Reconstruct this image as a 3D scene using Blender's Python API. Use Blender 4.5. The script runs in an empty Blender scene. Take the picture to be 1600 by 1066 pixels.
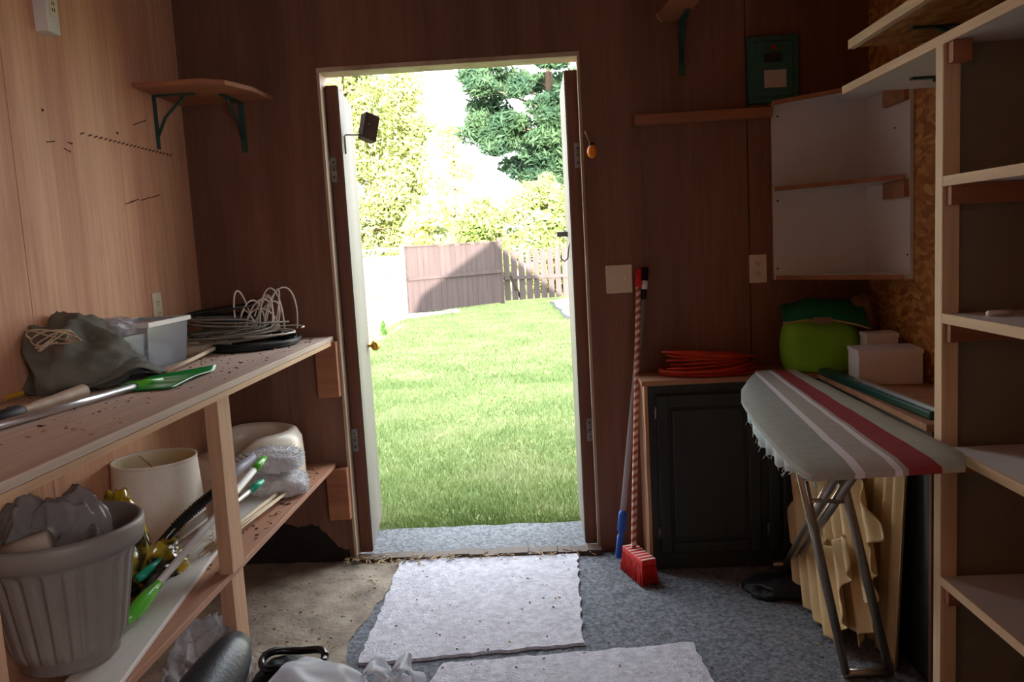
import bpy, bmesh, math, random
import numpy as np
from mathutils import Vector, Matrix, noise

C = bpy.context.scene.collection
SC = bpy.context.scene

# ------------------------------------------------------------------ camera
F, CX, CY, H = 1290.0, 800.0, 533.0, 1.32          # focal length in pixels of the 1600x1066 frame, eye height
d = np.array([50 / F, 153 / F, 1.0])
k = 1 / (d[1] - .055 * d[0])
v = np.array([.055 * k, -k, 1.0])
d /= np.linalg.norm(d)
u = -v / np.linalg.norm(v)
xa = np.cross(u, d)
if xa[0] < 0: xa = -xa
RW = np.array([xa, d, u])                           # rows: world axes in camera coordinates (right, up, forward)
EYE = np.array([0, 0, H])

def ray(px, py): return RW @ np.array([(px - CX) / F, (CY - py) / F, 1.0])
def aty(px, py, Y):                                  # the point of the plane y = Y seen at a pixel
    r = ray(px, py); return EYE + r * (Y / r[1])
def atz(px, py, Z):
    r = ray(px, py); return EYE + r * ((Z - H) / r[2])
def atx(px, py, X):
    r = ray(px, py); return EYE + r * (X / r[0])

cam = bpy.data.objects.new('camera', bpy.data.cameras.new('camera'))
C.objects.link(cam)
M3 = Matrix([[RW[i][0], RW[i][1], -RW[i][2]] for i in range(3)])
cam.matrix_world = Matrix.Translation((0, 0, H)) @ M3.to_4x4()
cam.data.sensor_width = 36
cam.data.lens = F / 1600 * 36
cam.data.clip_start = .02
cam.data.clip_end = 300
SC.camera = cam

# ------------------------------------------------------------------ light and exposure
SC.view_settings.view_transform = 'Standard'
SC.view_settings.look = 'None'
SC.view_settings.exposure = 1.65
SC.view_settings.gamma = 1.0
SC.view_settings.use_curve_mapping = False
SC.cycles.max_bounces = 10
SC.cycles.diffuse_bounces = 7
SC.cycles.transmission_bounces = 8
SC.cycles.transparent_max_bounces = 12
SC.cycles.use_denoising = True
SC.cycles.sample_clamp_indirect = 6

W = bpy.data.worlds.new('sky')
SC.world = W
W.use_nodes = True
nt = W.node_tree
nt.nodes.clear()
wo = nt.nodes.new('ShaderNodeOutputWorld')
bg = nt.nodes.new('ShaderNodeBackground')
tc = nt.nodes.new('ShaderNodeTexCoord')
sp = nt.nodes.new('ShaderNodeSeparateXYZ')
cr = nt.nodes.new('ShaderNodeValToRGB')
cr.color_ramp.elements[0].position = 0.0
cr.color_ramp.elements[0].color = (1.0, .97, .98, 1)
cr.color_ramp.elements[1].position = .8
cr.color_ramp.elements[1].color = (.80, .92, 1.0, 1)
nt.links.new(tc.outputs['Generated'], sp.inputs[0])
nt.links.new(sp.outputs['Z'], cr.inputs[0])
nt.links.new(cr.outputs[0], bg.inputs[0])
bg.inputs[1].default_value = 2.7
nt.links.new(bg.outputs[0], wo.inputs[0])

sun = bpy.data.objects.new('sun', bpy.data.lights.new('sun', 'SUN'))
C.objects.link(sun)
sun.data.energy = 11.5
sun.data.color = (1.0, .95, .84)
sun.data.angle = math.radians(.5)
sun.rotation_euler = Vector((-.071, 1, -.165)).to_track_quat('-Z', 'Y').to_euler()

# ------------------------------------------------------------------ materials
def lin(c):
    return tuple(((x / 255) / 12.92 if x / 255 <= .04045 else ((x / 255 + .055) / 1.055) ** 2.4) for x in c) + (1,)

MATS = {}
def mat(name, c1, c2=None, scale=6.0, stretch=(1, 1, 1), rough=.65, metal=0, bump=0, bscale=None, detail=5, lo=.3, hi=.7,
        trans=0, alpha=1, ior=1.45, coat=0, distort=.0, c3=None, spec=.4, sss=0):
    m = bpy.data.materials.new(name); MATS[name] = m
    m.use_nodes = True
    n, l = m.node_tree.nodes, m.node_tree.links
    b = n['Principled BSDF']
    b.inputs['Roughness'].default_value = rough
    b.inputs['Metallic'].default_value = metal
    b.inputs['IOR'].default_value = ior
    b.inputs['Specular IOR Level'].default_value = spec
    if trans: b.inputs['Transmission Weight'].default_value = trans
    if alpha < 1: b.inputs['Alpha'].default_value = alpha
    if coat: b.inputs['Coat Weight'].default_value = coat
    b.inputs['Base Color'].default_value = lin(c1)
    t = n.new('ShaderNodeTexCoord'); mp = n.new('ShaderNodeMapping')
    mp.inputs['Scale'].default_value = stretch
    l.new(t.outputs['Object'], mp.inputs[0])
    if c2:
        nz = n.new('ShaderNodeTexNoise')
        nz.inputs['Scale'].default_value = scale
        nz.inputs['Detail'].default_value = detail
        nz.inputs['Distortion'].default_value = distort
        l.new(mp.outputs[0], nz.inputs['Vector'])
        r = n.new('ShaderNodeValToRGB')
        r.color_ramp.elements[0].position = lo; r.color_ramp.elements[0].color = lin(c1)
        r.color_ramp.elements[1].position = hi; r.color_ramp.elements[1].color = lin(c2)
        if c3:
            e = r.color_ramp.elements.new((lo + hi) / 2); e.color = lin(c3)
        l.new(nz.outputs['Fac'], r.inputs[0])
        l.new(r.outputs[0], b.inputs['Base Color'])
    if bump:
        nb = n.new('ShaderNodeTexNoise')
        nb.inputs['Scale'].default_value = bscale or scale * 3
        nb.inputs['Detail'].default_value = 6
        l.new(mp.outputs[0], nb.inputs['Vector'])
        bp = n.new('ShaderNodeBump')
        bp.inputs['Strength'].default_value = bump
        bp.inputs['Distance'].default_value = .01
        l.new(nb.outputs['Fac'], bp.inputs['Height'])
        l.new(bp.outputs[0], b.inputs['Normal'])
    return m

def plywood(name, ca, cb, stain, axis='z'):
    """fir plywood: long grain, broad tonal bands, a few dark stains with a shape of their own"""
    m = bpy.data.materials.new(name); MATS[name] = m
    m.use_nodes = True
    n, l = m.node_tree.nodes, m.node_tree.links
    b = n['Principled BSDF']; b.inputs['Roughness'].default_value = .6; b.inputs['Specular IOR Level'].default_value = .3
    t = n.new('ShaderNodeTexCoord')
    def nz(stretch, scale, detail=4, dist=0):
        mp = n.new('ShaderNodeMapping'); mp.inputs['Scale'].default_value = stretch
        l.new(t.outputs['Object'], mp.inputs[0])
        z = n.new('ShaderNodeTexNoise'); z.inputs['Scale'].default_value = scale; z.inputs['Detail'].default_value = detail
        z.inputs['Distortion'].default_value = dist
        l.new(mp.outputs[0], z.inputs['Vector']); return z
    s = {'z': (1, 1, .05), 'x': (.05, 1, 1), 'y': (1, .05, 1)}[axis]
    g1 = nz(s, 4, 3, .6); g2 = nz(s, 60, 4, .3); g3 = nz({'z': (1, 1, .5), 'x': (.5, 1, 1), 'y': (1, .5, 1)}[axis], 3, 5)
    r = n.new('ShaderNodeValToRGB')
    r.color_ramp.elements[0].position = .33; r.color_ramp.elements[0].color = lin(ca)
    r.color_ramp.elements[1].position = .68; r.color_ramp.elements[1].color = lin(cb)
    l.new(g1.outputs['Fac'], r.inputs[0])
    mx = n.new('ShaderNodeMixRGB'); mx.blend_type = 'MULTIPLY'; mx.inputs[0].default_value = .35
    r2 = n.new('ShaderNodeValToRGB'); r2.color_ramp.elements[0].position = .3; r2.color_ramp.elements[1].position = .65
    r2.color_ramp.elements[0].color = (.45, .4, .36, 1)
    l.new(g2.outputs['Fac'], r2.inputs[0]); l.new(r.outputs[0], mx.inputs[1]); l.new(r2.outputs[0], mx.inputs[2])
    m2 = n.new('ShaderNodeMixRGB')
    r3 = n.new('ShaderNodeValToRGB'); r3.color_ramp.elements[0].position = .58; r3.color_ramp.elements[1].position = .8
    r3.color_ramp.elements[1].color = (.6, .6, .6, 1)
    l.new(g3.outputs['Fac'], r3.inputs[0]); l.new(r3.outputs[0], m2.inputs[0]); l.new(mx.outputs[0], m2.inputs[1])
    m2.inputs[2].default_value = lin(stain)
    l.new(m2.outputs[0], b.inputs['Base Color'])
    bp = n.new('ShaderNodeBump'); bp.inputs['Strength'].default_value = .15; bp.inputs['Distance'].default_value = .004
    l.new(g2.outputs['Fac'], bp.inputs['Height']); l.new(bp.outputs[0], b.inputs['Normal'])
    return m

def osb(name):
    m = bpy.data.materials.new(name); MATS[name] = m
    m.use_nodes = True
    n, l = m.node_tree.nodes, m.node_tree.links
    b = n['Principled BSDF']; b.inputs['Roughness'].default_value = .6
    t = n.new('ShaderNodeTexCoord')
    nz = n.new('ShaderNodeTexNoise'); nz.inputs['Scale'].default_value = 5
    l.new(t.outputs['Object'], nz.inputs['Vector'])
    ad = n.new('ShaderNodeMixRGB'); ad.blend_type = 'ADD'; ad.inputs[0].default_value = .12
    l.new(t.outputs['Object'], ad.inputs[1]); l.new(nz.outputs['Color'], ad.inputs[2])
    vo = n.new('ShaderNodeTexVoronoi'); vo.inputs['Scale'].default_value = 48; vo.inputs['Randomness'].default_value = 1
    mp = n.new('ShaderNodeMapping'); mp.inputs['Scale'].default_value = (1, .5, 1.2); mp.inputs['Rotation'].default_value = (.6, .3, .5)
    l.new(ad.outputs[0], mp.inputs[0]); l.new(mp.outputs[0], vo.inputs['Vector'])
    r = n.new('ShaderNodeValToRGB')
    for p, c in ((.0, (150, 92, 46)), (.35, (170, 110, 56)), (.6, (186, 128, 68)), (1.0, (206, 154, 90))):
        e = r.color_ramp.elements[0] if p == 0 else (r.color_ramp.elements[len(r.color_ramp.elements) - 1] if p == 1 else r.color_ramp.elements.new(p))
        e.position = p; e.color = lin(c)
    sx = n.new('ShaderNodeSeparateXYZ'); l.new(vo.outputs['Color'], sx.inputs[0]); l.new(sx.outputs[0], r.inputs[0])
    l.new(r.outputs[0], b.inputs['Base Color'])
    bp = n.new('ShaderNodeBump'); bp.inputs['Strength'].default_value = .2; bp.inputs['Distance'].default_value = .004
    l.new(vo.outputs['Distance'], bp.inputs['Height']); l.new(bp.outputs[0], b.inputs['Normal'])
    return m

def leafmat(name, c1, c2, scale=.8):
    m = mat(name, c1, c2, scale=scale, rough=.6, detail=3, spec=.2)
    n, l = m.node_tree.nodes, m.node_tree.links
    b = n['Principled BSDF']
    tr = n.new('ShaderNodeBsdfTranslucent'); mx = n.new('ShaderNodeMixShader'); mx.inputs[0].default_value = .3
    src = b.inputs['Base Color'].links[0].from_socket
    l.new(src, tr.inputs[0]); l.new(b.outputs[0], mx.inputs[1]); l.new(tr.outputs[0], mx.inputs[2])
    l.new(mx.outputs[0], n['Material Output'].inputs[0])
    return m

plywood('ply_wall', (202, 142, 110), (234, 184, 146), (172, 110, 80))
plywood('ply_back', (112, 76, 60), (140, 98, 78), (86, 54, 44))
plywood('ply_ceiling', (150, 100, 74), (176, 122, 92), (120, 74, 54), 'y')
plywood('ply_bench', (184, 160, 146), (216, 194, 178), (136, 114, 102), 'y')
plywood('ply_low', (168, 120, 96), (196, 146, 118), (126, 84, 66), 'y')
plywood('stud', (196, 150, 118), (222, 180, 148), (160, 108, 80))
plywood('stud_y', (190, 146, 112), (226, 186, 150), (160, 108, 80), 'y')
plywood('stud_x', (150, 96, 66), (178, 120, 86), (110, 66, 46), 'x')
plywood('door_edge', (104, 66, 52), (136, 90, 72), (66, 42, 36))
plywood('sill_wood', (66, 48, 40), (92, 68, 56), (40, 30, 26), 'x')
plywood('counter_wood', (168, 120, 90), (190, 140, 108), (130, 86, 64), 'x')
plywood('pale_edge', (214, 184, 142), (232, 206, 168), (190, 150, 110), 'y')
plywood('pale_edge_z', (214, 184, 142), (232, 206, 168), (190, 150, 110))
osb('osb')
mat('seam', (20, 12, 10))
mat('white_paint', (206, 200, 192), (226, 222, 214), scale=5, rough=.55, bump=.05)
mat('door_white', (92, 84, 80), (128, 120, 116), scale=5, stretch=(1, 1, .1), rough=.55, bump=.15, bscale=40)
mat('jamb', (160, 132, 106), (206, 186, 162), scale=9, stretch=(1, 1, .2), rough=.6, bump=.2)
mat('melamine', (206, 204, 202), (220, 217, 214), scale=3, rough=.45)
mat('ivory', (222, 206, 176), rough=.4)
mat('socket_dark', (50, 44, 40), rough=.5)
mat('steel', (150, 150, 150), (110, 106, 104), scale=30, rough=.4, metal=.9)
mat('chrome', (200, 196, 190), rough=.22, metal=1)
mat('green_metal', (34, 66, 60), (44, 84, 74), scale=10, rough=.45)
mat('panel_metal', (44, 92, 82), (56, 104, 92), scale=14, rough=.45)  # green shadow tint painted into the metal's base colour
mat('brass', (206, 156, 70), rough=.25, metal=1)
mat('rust', (74, 40, 26), (40, 26, 20), scale=60, rough=.8)
mat('carpet', (92, 95, 102), (150, 153, 160), scale=70, rough=.95, bump=.9, bscale=160, spec=.1, detail=8, lo=.32, hi=.7)
mat('concrete', (112, 100, 88), (168, 154, 136), scale=9, rough=.9, bump=.5, bscale=60, c3=(146, 130, 114))
mat('rug', (186, 182, 192), (226, 222, 230), scale=45, rough=.98, bump=.9, bscale=140, spec=.05, detail=8)
mat('asphalt', (74, 75, 80), (136, 137, 142), scale=70, rough=.95, bump=.8, bscale=110, detail=8)
mat('soil', (106, 116, 66), (140, 142, 90), scale=3, rough=.95, bump=.6, bscale=40)
mat('grass_blade', (112, 132, 82), (152, 158, 116), scale=1.6, rough=.6, detail=6, spec=.15, c3=(132, 148, 96))
mat('gravel', (190, 176, 164), (220, 208, 196), scale=30, rough=.95, bump=.5)
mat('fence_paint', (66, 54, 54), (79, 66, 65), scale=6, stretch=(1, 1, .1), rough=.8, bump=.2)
mat('fence_sunlit', (104, 95, 92), (124, 115, 111), scale=6, stretch=(.2, .2, 1), rough=.8, bump=.2)  # fence colour lightened, sun glare painted into the tone
mat('bark', (92, 72, 58), (128, 106, 88), scale=12, stretch=(1, 1, .3), rough=.9, bump=.6)
leafmat('leaf_cedar', (120, 132, 74), (182, 186, 122))
leafmat('leaf_pale', (186, 186, 96), (214, 212, 140))
leafmat('leaf_pine', (42, 68, 54), (80, 104, 72))
leafmat('leaf_shrub', (118, 138, 74), (176, 184, 116))
leafmat('leaf_small', (70, 110, 50), (110, 150, 70), 8)
mat('khaki', (96, 96, 88), (118, 118, 108), scale=14, rough=.95, bump=.35, bscale=300)
mat('bin_plastic', (214, 220, 228), rough=.25, trans=.75, ior=1.2, alpha=.75)
mat('clear_plastic', (236, 238, 246), rough=.18, trans=.7, ior=1.25, alpha=.7)
mat('black_rubber', (22, 22, 24), (34, 34, 36), scale=20, rough=.55)
mat('black_gloss', (18, 20, 24), rough=.25, spec=.6)
mat('black_vinyl', (40, 42, 46), (52, 54, 58), scale=30, rough=.38, bump=.1)
mat('dark_cable', (30, 36, 40), rough=.5)
mat('grey_cable', (120, 112, 102), rough=.5)
mat('white_cable', (224, 216, 204), rough=.45)
mat('raw_wood', (206, 184, 152), (226, 206, 178), scale=10, stretch=(1, .1, 1), rough=.6)
mat('handle_wood', (150, 128, 106), (186, 164, 140), scale=14, stretch=(.2, 1, 1), rough=.6)
mat('dark_wood', (64, 46, 36), (90, 66, 50), scale=14, rough=.6)
mat('yellow_paint', (206, 158, 40), rough=.5)
mat('alu', (208, 208, 210), rough=.3, metal=.8)
mat('green_plastic', (24, 128, 52), (34, 150, 66), scale=12, rough=.3, coat=.3)
mat('lime_plastic', (96, 190, 60), rough=.25, coat=.3)
mat('teal_plastic', (40, 176, 140), rough=.3)
mat('glove', (176, 156, 132), (204, 186, 160), scale=30, rough=.95, bump=.3)
mat('pot_plastic', (132, 122, 116), (142, 132, 126), scale=5, rough=.45)
mat('pot_dark', (52, 46, 44), rough=.9)
mat('grey_bag', (166, 158, 156), (192, 184, 180), scale=8, rough=.1, trans=.45, ior=1.25, alpha=.78)
mat('yellow_bag', (176, 146, 34), (42, 36, 22), scale=7, rough=.2, lo=.48, hi=.56, coat=.4)
mat('card', (176, 156, 138), (196, 178, 158), scale=8, rough=.85)
mat('shade_outside', (232, 222, 206), (240, 232, 218), scale=120, rough=.9)
mat('shade_inside', (236, 224, 186), rough=.85)
mat('seat_plastic', (232, 220, 202), rough=.3, coat=.2)
mat('fluff', (222, 222, 226), (244, 244, 246), scale=40, rough=1, bump=1, bscale=110, spec=.05)
mat('grey_plastic', (150, 148, 158), rough=.4)
mat('panel_board', (206, 202, 194), (216, 212, 206), scale=60, stretch=(1, .04, 1), rough=.5)
leafmat('white_film', (238, 240, 246), (248, 249, 252), 10); MATS['white_film'].node_tree.nodes['Principled BSDF'].inputs['Roughness'].default_value = .25
MATS['white_film'].node_tree.nodes['Mix Shader'].inputs[0].default_value = .5
mat('white_plastic', (222, 220, 216), rough=.4)
mat('broom_red', (206, 32, 34), (226, 52, 48), scale=50, rough=.6)
mat('broom_white', (226, 196, 186), rough=.4)
mat('stripe_brown', (176, 92, 66), rough=.4)
mat('pole_grey', (178, 170, 172), (150, 140, 140), scale=20, stretch=(1, 1, .2), rough=.45)
mat('blue_plastic', (26, 86, 176), rough=.35)
mat('orange_plastic', (236, 140, 24), rough=.35)
mat('orange_cord', (190, 52, 24), rough=.45)
mat('cab_dark', (44, 48, 46), (56, 60, 56), scale=10, stretch=(1, 1, .1), rough=.5)
mat('bag_lime', (120, 178, 34), (136, 190, 44), scale=8, rough=.7)
mat('bag_green', (26, 116, 80), rough=.7)
mat('brown_paper', (120, 92, 72), (140, 110, 88), scale=10, rough=.85)
mat('white_box', (228, 220, 220), rough=.5)
mat('green_case', (20, 66, 54), rough=.35)
mat('ib_grey', (150, 152, 144), (160, 162, 152), scale=30, rough=.8, bump=.1, bscale=14)
mat('ib_mid', (168, 160, 150), (178, 170, 160), scale=30, rough=.8, bump=.1, bscale=14)
mat('ib_sage', (172, 174, 158), (180, 182, 166), scale=30, rough=.8, bump=.1, bscale=14)
mat('ib_white', (226, 222, 226), rough=.8, bump=.1, bscale=14)
mat('ib_maroon', (142, 50, 54), (154, 60, 62), scale=30, rough=.8, bump=.1, bscale=14)
mat('ib_fringe', (166, 206, 222), (226, 228, 220), scale=16, rough=.95)
mat('leg_metal', (164, 154, 140), rough=.3, metal=.85)
mat('fibreglass', (214, 184, 130), (236, 210, 160), scale=6, rough=.4, trans=.12)
mat('debris', (60, 50, 42), (110, 92, 70), scale=40, rough=.95)
mat('straw', (176, 146, 104), rough=.9)
mat('olive_board', (120, 112, 94), (132, 124, 106), scale=6, rough=.7)
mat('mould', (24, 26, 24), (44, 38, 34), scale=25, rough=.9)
mat('sticker', (196, 180, 168), rough=.6)
mat('red_dot', (190, 40, 30), rough=.5)
mat('roofing', (70, 66, 64), (90, 86, 84), scale=30, rough=.9)

# ------------------------------------------------------------------ mesh building
class MB:
    def __init__(s): s.v, s.f, s.mi, s.sm = [], [], [], []
    def add(s, vs, fs, mi=0, smooth=False):
        o = len(s.v)
        s.v += [tuple(p) for p in vs]
        s.f += [tuple(o + i for i in f) for f in fs]
        s.mi += [mi] * len(fs); s.sm += [smooth] * len(fs)
        return s
    def box(s, a, b, mi=0):
        x0, y0, z0 = a; x1, y1, z1 = b
        return s.add([(x0, y0, z0), (x1, y0, z0), (x1, y1, z0), (x0, y1, z0), (x0, y0, z1), (x1, y0, z1), (x1, y1, z1), (x0, y1, z1)],
                     [(0, 3, 2, 1), (4, 5, 6, 7), (0, 1, 5, 4), (1, 2, 6, 5), (2, 3, 7, 6), (3, 0, 4, 7)], mi)
    def obox(s, c, ex, ey, ez, mi=0):
        """box from a centre and three half-extent vectors"""
        c, ex, ey, ez = (np.array(q, float) for q in (c, ex, ey, ez))
        vs = [c + i * ex + j * ey + kk * ez for kk in (-1, 1) for i, j in ((-1, -1), (1, -1), (1, 1), (-1, 1))]
        return s.add(vs, [(0, 3, 2, 1), (4, 5, 6, 7), (0, 1, 5, 4), (1, 2, 6, 5), (2, 3, 7, 6), (3, 0, 4, 7)], mi)
    def bar(s, p, q, w, t, up=(0, 0, 1), mi=0):
        p, q = Vector(p), Vector(q); dr = (q - p).normalized(); upv = Vector(up)
        sd = dr.cross(upv).normalized(); u2 = sd.cross(dr)
        return s.obox((p + q) / 2, (q - p) / 2, sd * w / 2, u2 * t / 2, mi)
    def prism(s, poly, z0, z1, mi=0):
        n = len(poly)
        ar = sum(poly[i][0] * poly[(i + 1) % n][1] - poly[(i + 1) % n][0] * poly[i][1] for i in range(n))
        if ar < 0: poly = poly[::-1]
        vs = [(p[0], p[1], z0) for p in poly] + [(p[0], p[1], z1) for p in poly]
        fs = [tuple(range(n - 1, -1, -1)), tuple(range(n, 2 * n))] + [(i, (i + 1) % n, n + (i + 1) % n, n + i) for i in range(n)]
        return s.add(vs, fs, mi)
    def tube(s, pts, r, n=8, mi=0, cap=True):
        pts = [Vector(p) for p in pts]
        rs = r if isinstance(r, (list, tuple)) else [r] * len(pts)
        t0 = (pts[1] - pts[0]).normalized()
        nx = t0.orthogonal().normalized()
        vs = []
        for i, p in enumerate(pts):
            a = pts[max(i - 1, 0)]; b = pts[min(i + 1, len(pts) - 1)]
            t = (b - a)
            t = t.normalized() if t.length > 1e-9 else t0
            nx = (nx - t * nx.dot(t))
            nx = nx.normalized() if nx.length > 1e-6 else t.orthogonal().normalized()
            bi = t.cross(nx)
            for j in range(n):
                a_ = 2 * math.pi * j / n
                vs.append(p + (nx * math.cos(a_) + bi * math.sin(a_)) * rs[i])
        fs = []
        for i in range(len(pts) - 1):
            for j in range(n):
                fs.append((i * n + j, i * n + (j + 1) % n, (i + 1) * n + (j + 1) % n, (i + 1) * n + j))
        if cap:
            fs.append(tuple(range(n - 1, -1, -1))); e = (len(pts) - 1) * n; fs.append(tuple(range(e, e + n)))
        return s.add(vs, fs, mi, True)
    def lathe(s, prof, c, n=48, mi=0, rib=None, sx=1, sy=1, close=False):
        """prof: (radius, z) pairs; rib(angle, i) scales the radius"""
        vs, fs = [], []
        for i, (r, z) in enumerate(prof):
            for j in range(n):
                a = 2 * math.pi * j / n
                rr = r * (rib(a, i) if rib else 1)
                vs.append((c[0] + rr * math.cos(a) * sx, c[1] + rr * math.sin(a) * sy, c[2] + z))
        for i in range(len(prof) - 1):
            for j in range(n):
                fs.append((i * n + j, i * n + (j + 1) % n, (i + 1) * n + (j + 1) % n, (i + 1) * n + j))
        if close: fs.append(tuple(range(n - 1, -1, -1)))
        return s.add(vs, fs, mi, True)
    def lump(s, c, dims, seed, amp=.25, freq=2.2, sub=4, flat=-.45, ridged=True, mi=0, fn=None, rot=0):
        """a crumpled lump: a sphere pushed about by ridged noise, flattened where it lies"""
        bm = bmesh.new(); bmesh.ops.create_icosphere(bm, subdivisions=sub, radius=1)
        off = Vector((seed * 7.13, seed * 3.7, seed * 1.9))
        vs = []
        cr_, sr_ = math.cos(rot), math.sin(rot)
        for q in bm.verts:
            p = q.co.copy()
            n1 = noise.noise(p * freq + off)
            n2 = noise.noise(p * freq * 2.3 + off * 2)
            n3 = noise.noise(p * freq * 5.1 + off * 3)
            k_ = ((1 - 2.4 * abs(n1)) * .75 + (1 - 2 * abs(n2)) * .28 + n3 * .08) if ridged else n1 + .4 * n2
            p = p * (1 + amp * k_)
            if fn: p = fn(p)
            p.z = max(p.z, flat)
            x, y, z = p.x * dims[0], p.y * dims[1], (p.z - flat) * dims[2] / (1 - flat)
            vs.append((c[0] + x * cr_ - y * sr_, c[1] + x * sr_ + y * cr_, c[2] + z))
        bm.verts.index_update()
        fs = [tuple(q.index for q in f.verts) for f in bm.faces]
        bm.free()
        return s.add(vs, fs, mi, True)
    def grid(s, fn, nu, nv, mi=0, smooth=True, thick=None):
        vs = [fn(i / nu, j / nv) for j in range(nv + 1) for i in range(nu + 1)]
        fs = [(j * (nu + 1) + i, j * (nu + 1) + i + 1, (j + 1) * (nu + 1) + i + 1, (j + 1) * (nu + 1) + i) for j in range(nv) for i in range(nu)]
        return s.add(vs, fs, mi, smooth)
    def sphere(s, c, r, n=16, mi=0, sc=(1, 1, 1)):
        prof = [(max(r * math.sin(math.pi * i / n), 1e-4), -r * math.cos(math.pi * i / n)) for i in range(n + 1)]
        vs, fs = [], []
        for rr, z in prof:
            for j in range(n):
                a = 2 * math.pi * j / n
                vs.append((c[0] + rr * math.cos(a) * sc[0], c[1] + rr * math.sin(a) * sc[1], c[2] + z * sc[2]))
        for i in range(n):
            for j in range(n): fs.append((i * n + j, i * n + (j + 1) % n, (i + 1) * n + (j + 1) % n, (i + 1) * n + j))
        return s.add(vs, fs, mi, True)

WL = {}
def thing(name, label, cat, loc, group=None, kind=None):
    o = bpy.data.objects.new(name, None); C.objects.link(o)
    o.empty_display_size = .05
    o.location = loc; WL[o.name] = np.array(loc, float)
    tag(o, label, cat, group, kind)
    return o
def tag(o, label, cat=None, group=None, kind=None):
    if label: o['label'] = label
    if cat: o['category'] = cat
    if group: o['group'] = group
    if kind: o['kind'] = kind
def obj(name, mb, mats, parent=None, bevel=0, solid=0, label=None, seg=2, subsurf=0):
    if isinstance(mats, str): mats = [mats]
    me = bpy.data.meshes.new(name)
    vs = np.array(mb.v, float)
    if parent: base = WL[parent.name]
    else:
        a, b = vs.min(0), vs.max(0); base = np.array([(a[0] + b[0]) / 2, (a[1] + b[1]) / 2, a[2]])
    me.from_pydata((vs - base).tolist(), [], mb.f)
    me.polygons.foreach_set('material_index', mb.mi)
    me.polygons.foreach_set('use_smooth', mb.sm)
    for m in mats: me.materials.append(MATS[m])
    me.update()
    o = bpy.data.objects.new(name, me); C.objects.link(o)
    if parent: o.parent = parent
    else: o.location = base
    WL[o.name] = base
    if solid:
        md = o.modifiers.new('solid', 'SOLIDIFY'); md.thickness = solid; md.offset = 0
    if bevel:
        md = o.modifiers.new('bevel', 'BEVEL'); md.width = bevel; md.segments = seg; md.limit_method = 'ANGLE'
    if subsurf:
        md = o.modifiers.new('sub', 'SUBSURF'); md.levels = subsurf; md.render_levels = subsurf
    if label: o['label'] = label
    return o
def one(name, mb, mats, label, cat, group=None, kind=None, **kw):
    o = obj(name, mb, mats, None, **kw); tag(o, label, cat, group, kind); return o
def struct(name, mb, mats, label=None, parent=None, **kw):
    o = obj(name, mb, mats, parent, **kw)
    if not parent: o['kind'] = 'structure'
    if label: o['label'] = label
    return o
def dup(root, loc, label=None, group=None):
    r = root.copy(); C.objects.link(r); r.location = loc; WL[r.name] = np.array(loc, float)
    if label: r['label'] = label
    if group: r['group'] = group
    for ch in list(root.children):
        c = ch.copy(); C.objects.link(c); c.parent = r
        for g in ch.children:
            e = g.copy(); C.objects.link(e); e.parent = c
    return r
def fast_mesh(name, verts, faces_n, mats, mi=None, smooth=False):
    """verts: (n*k,3) array, faces of k consecutive vertices"""
    me = bpy.data.meshes.new(name)
    nv = len(verts); nf = nv // faces_n
    a, b = verts.min(0), verts.max(0); base = np.array([(a[0] + b[0]) / 2, (a[1] + b[1]) / 2, a[2]])
    me.vertices.add(nv); me.vertices.foreach_set('co', (verts - base).astype(np.float32).ravel())
    me.loops.add(nv); me.loops.foreach_set('vertex_index', np.arange(nv, dtype=np.int32))
    me.polygons.add(nf)
    me.polygons.foreach_set('loop_start', np.arange(0, nv, faces_n, dtype=np.int32))
    me.polygons.foreach_set('loop_total', np.full(nf, faces_n, dtype=np.int32))
    for m in mats: me.materials.append(MATS[m])
    if mi is not None: me.polygons.foreach_set('material_index', mi.astype(np.int32))
    me.update(calc_edges=True); me.validate()
    o = bpy.data.objects.new(name, me); C.objects.link(o); o.location = base
    return o

# ------------------------------------------------------------------ the shed
XL, XR, YB, YF, ZC = -1.45, 1.31, 3.41, -1.9, 2.39
WT = .10
DL, DR, DT = -.885, .178, 2.067                      # the doorway
m = MB().box((XL - WT, YF - WT, -.12), (XR + WT, YB + .04, 0)); struct('floor', m, 'carpet', 'dark grey flecked outdoor carpet over the shed floor')
# left plywood wall: panels with open dark seams between them
m = MB()
wy0, wy1, wz0, wz1 = -1.75, -.42, .85, 2.2              # added unseen side opening for fill light, behind the camera
seams = [YF, 1.05, 2.27, YB]
def panel_run(m, x0, x1, ys, fill_gap=None):
    for a, b in zip(ys[:-1], ys[1:]):
        a2, b2 = a + .002, b - .002
        if fill_gap and a < fill_gap[1] and b > fill_gap[0]:
            m.box((x0, a2, 0), (x1, fill_gap[0], ZC)); m.box((x0, fill_gap[1], 0), (x1, b2, ZC))
            m.box((x0, fill_gap[0], 0), (x1, fill_gap[1], fill_gap[2])); m.box((x0, fill_gap[0], fill_gap[3]), (x1, fill_gap[1], ZC))
        else: m.box((x0, a2, 0), (x1, b2, ZC))
panel_run(m, XL - .012, XL, seams)
m.box((XL - WT, YF, 0), (XL - .013, YB, ZC), 1)
struct('wall_left', m, ['ply_wall', 'seam'], 'reddish fir plywood wall with a dark open seam')
m = MB()
panel_run(m, XR, XR + .012, [YF, .25, 2.62, YB], (wy0, wy1, wz0, wz1))
for a, b in ((YF, wy0), (wy1, YB)): m.box((XR + .013, a, 0), (XR + WT, b, ZC), 1)
m.box((XR + .013, wy0, 0), (XR + WT, wy1, wz0), 1); m.box((XR + .013, wy0, wz1), (XR + WT, wy1, ZC), 1)
struct('wall_right', m, ['osb', 'seam'], 'strand board wall on the right')
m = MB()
sx = .832
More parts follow.
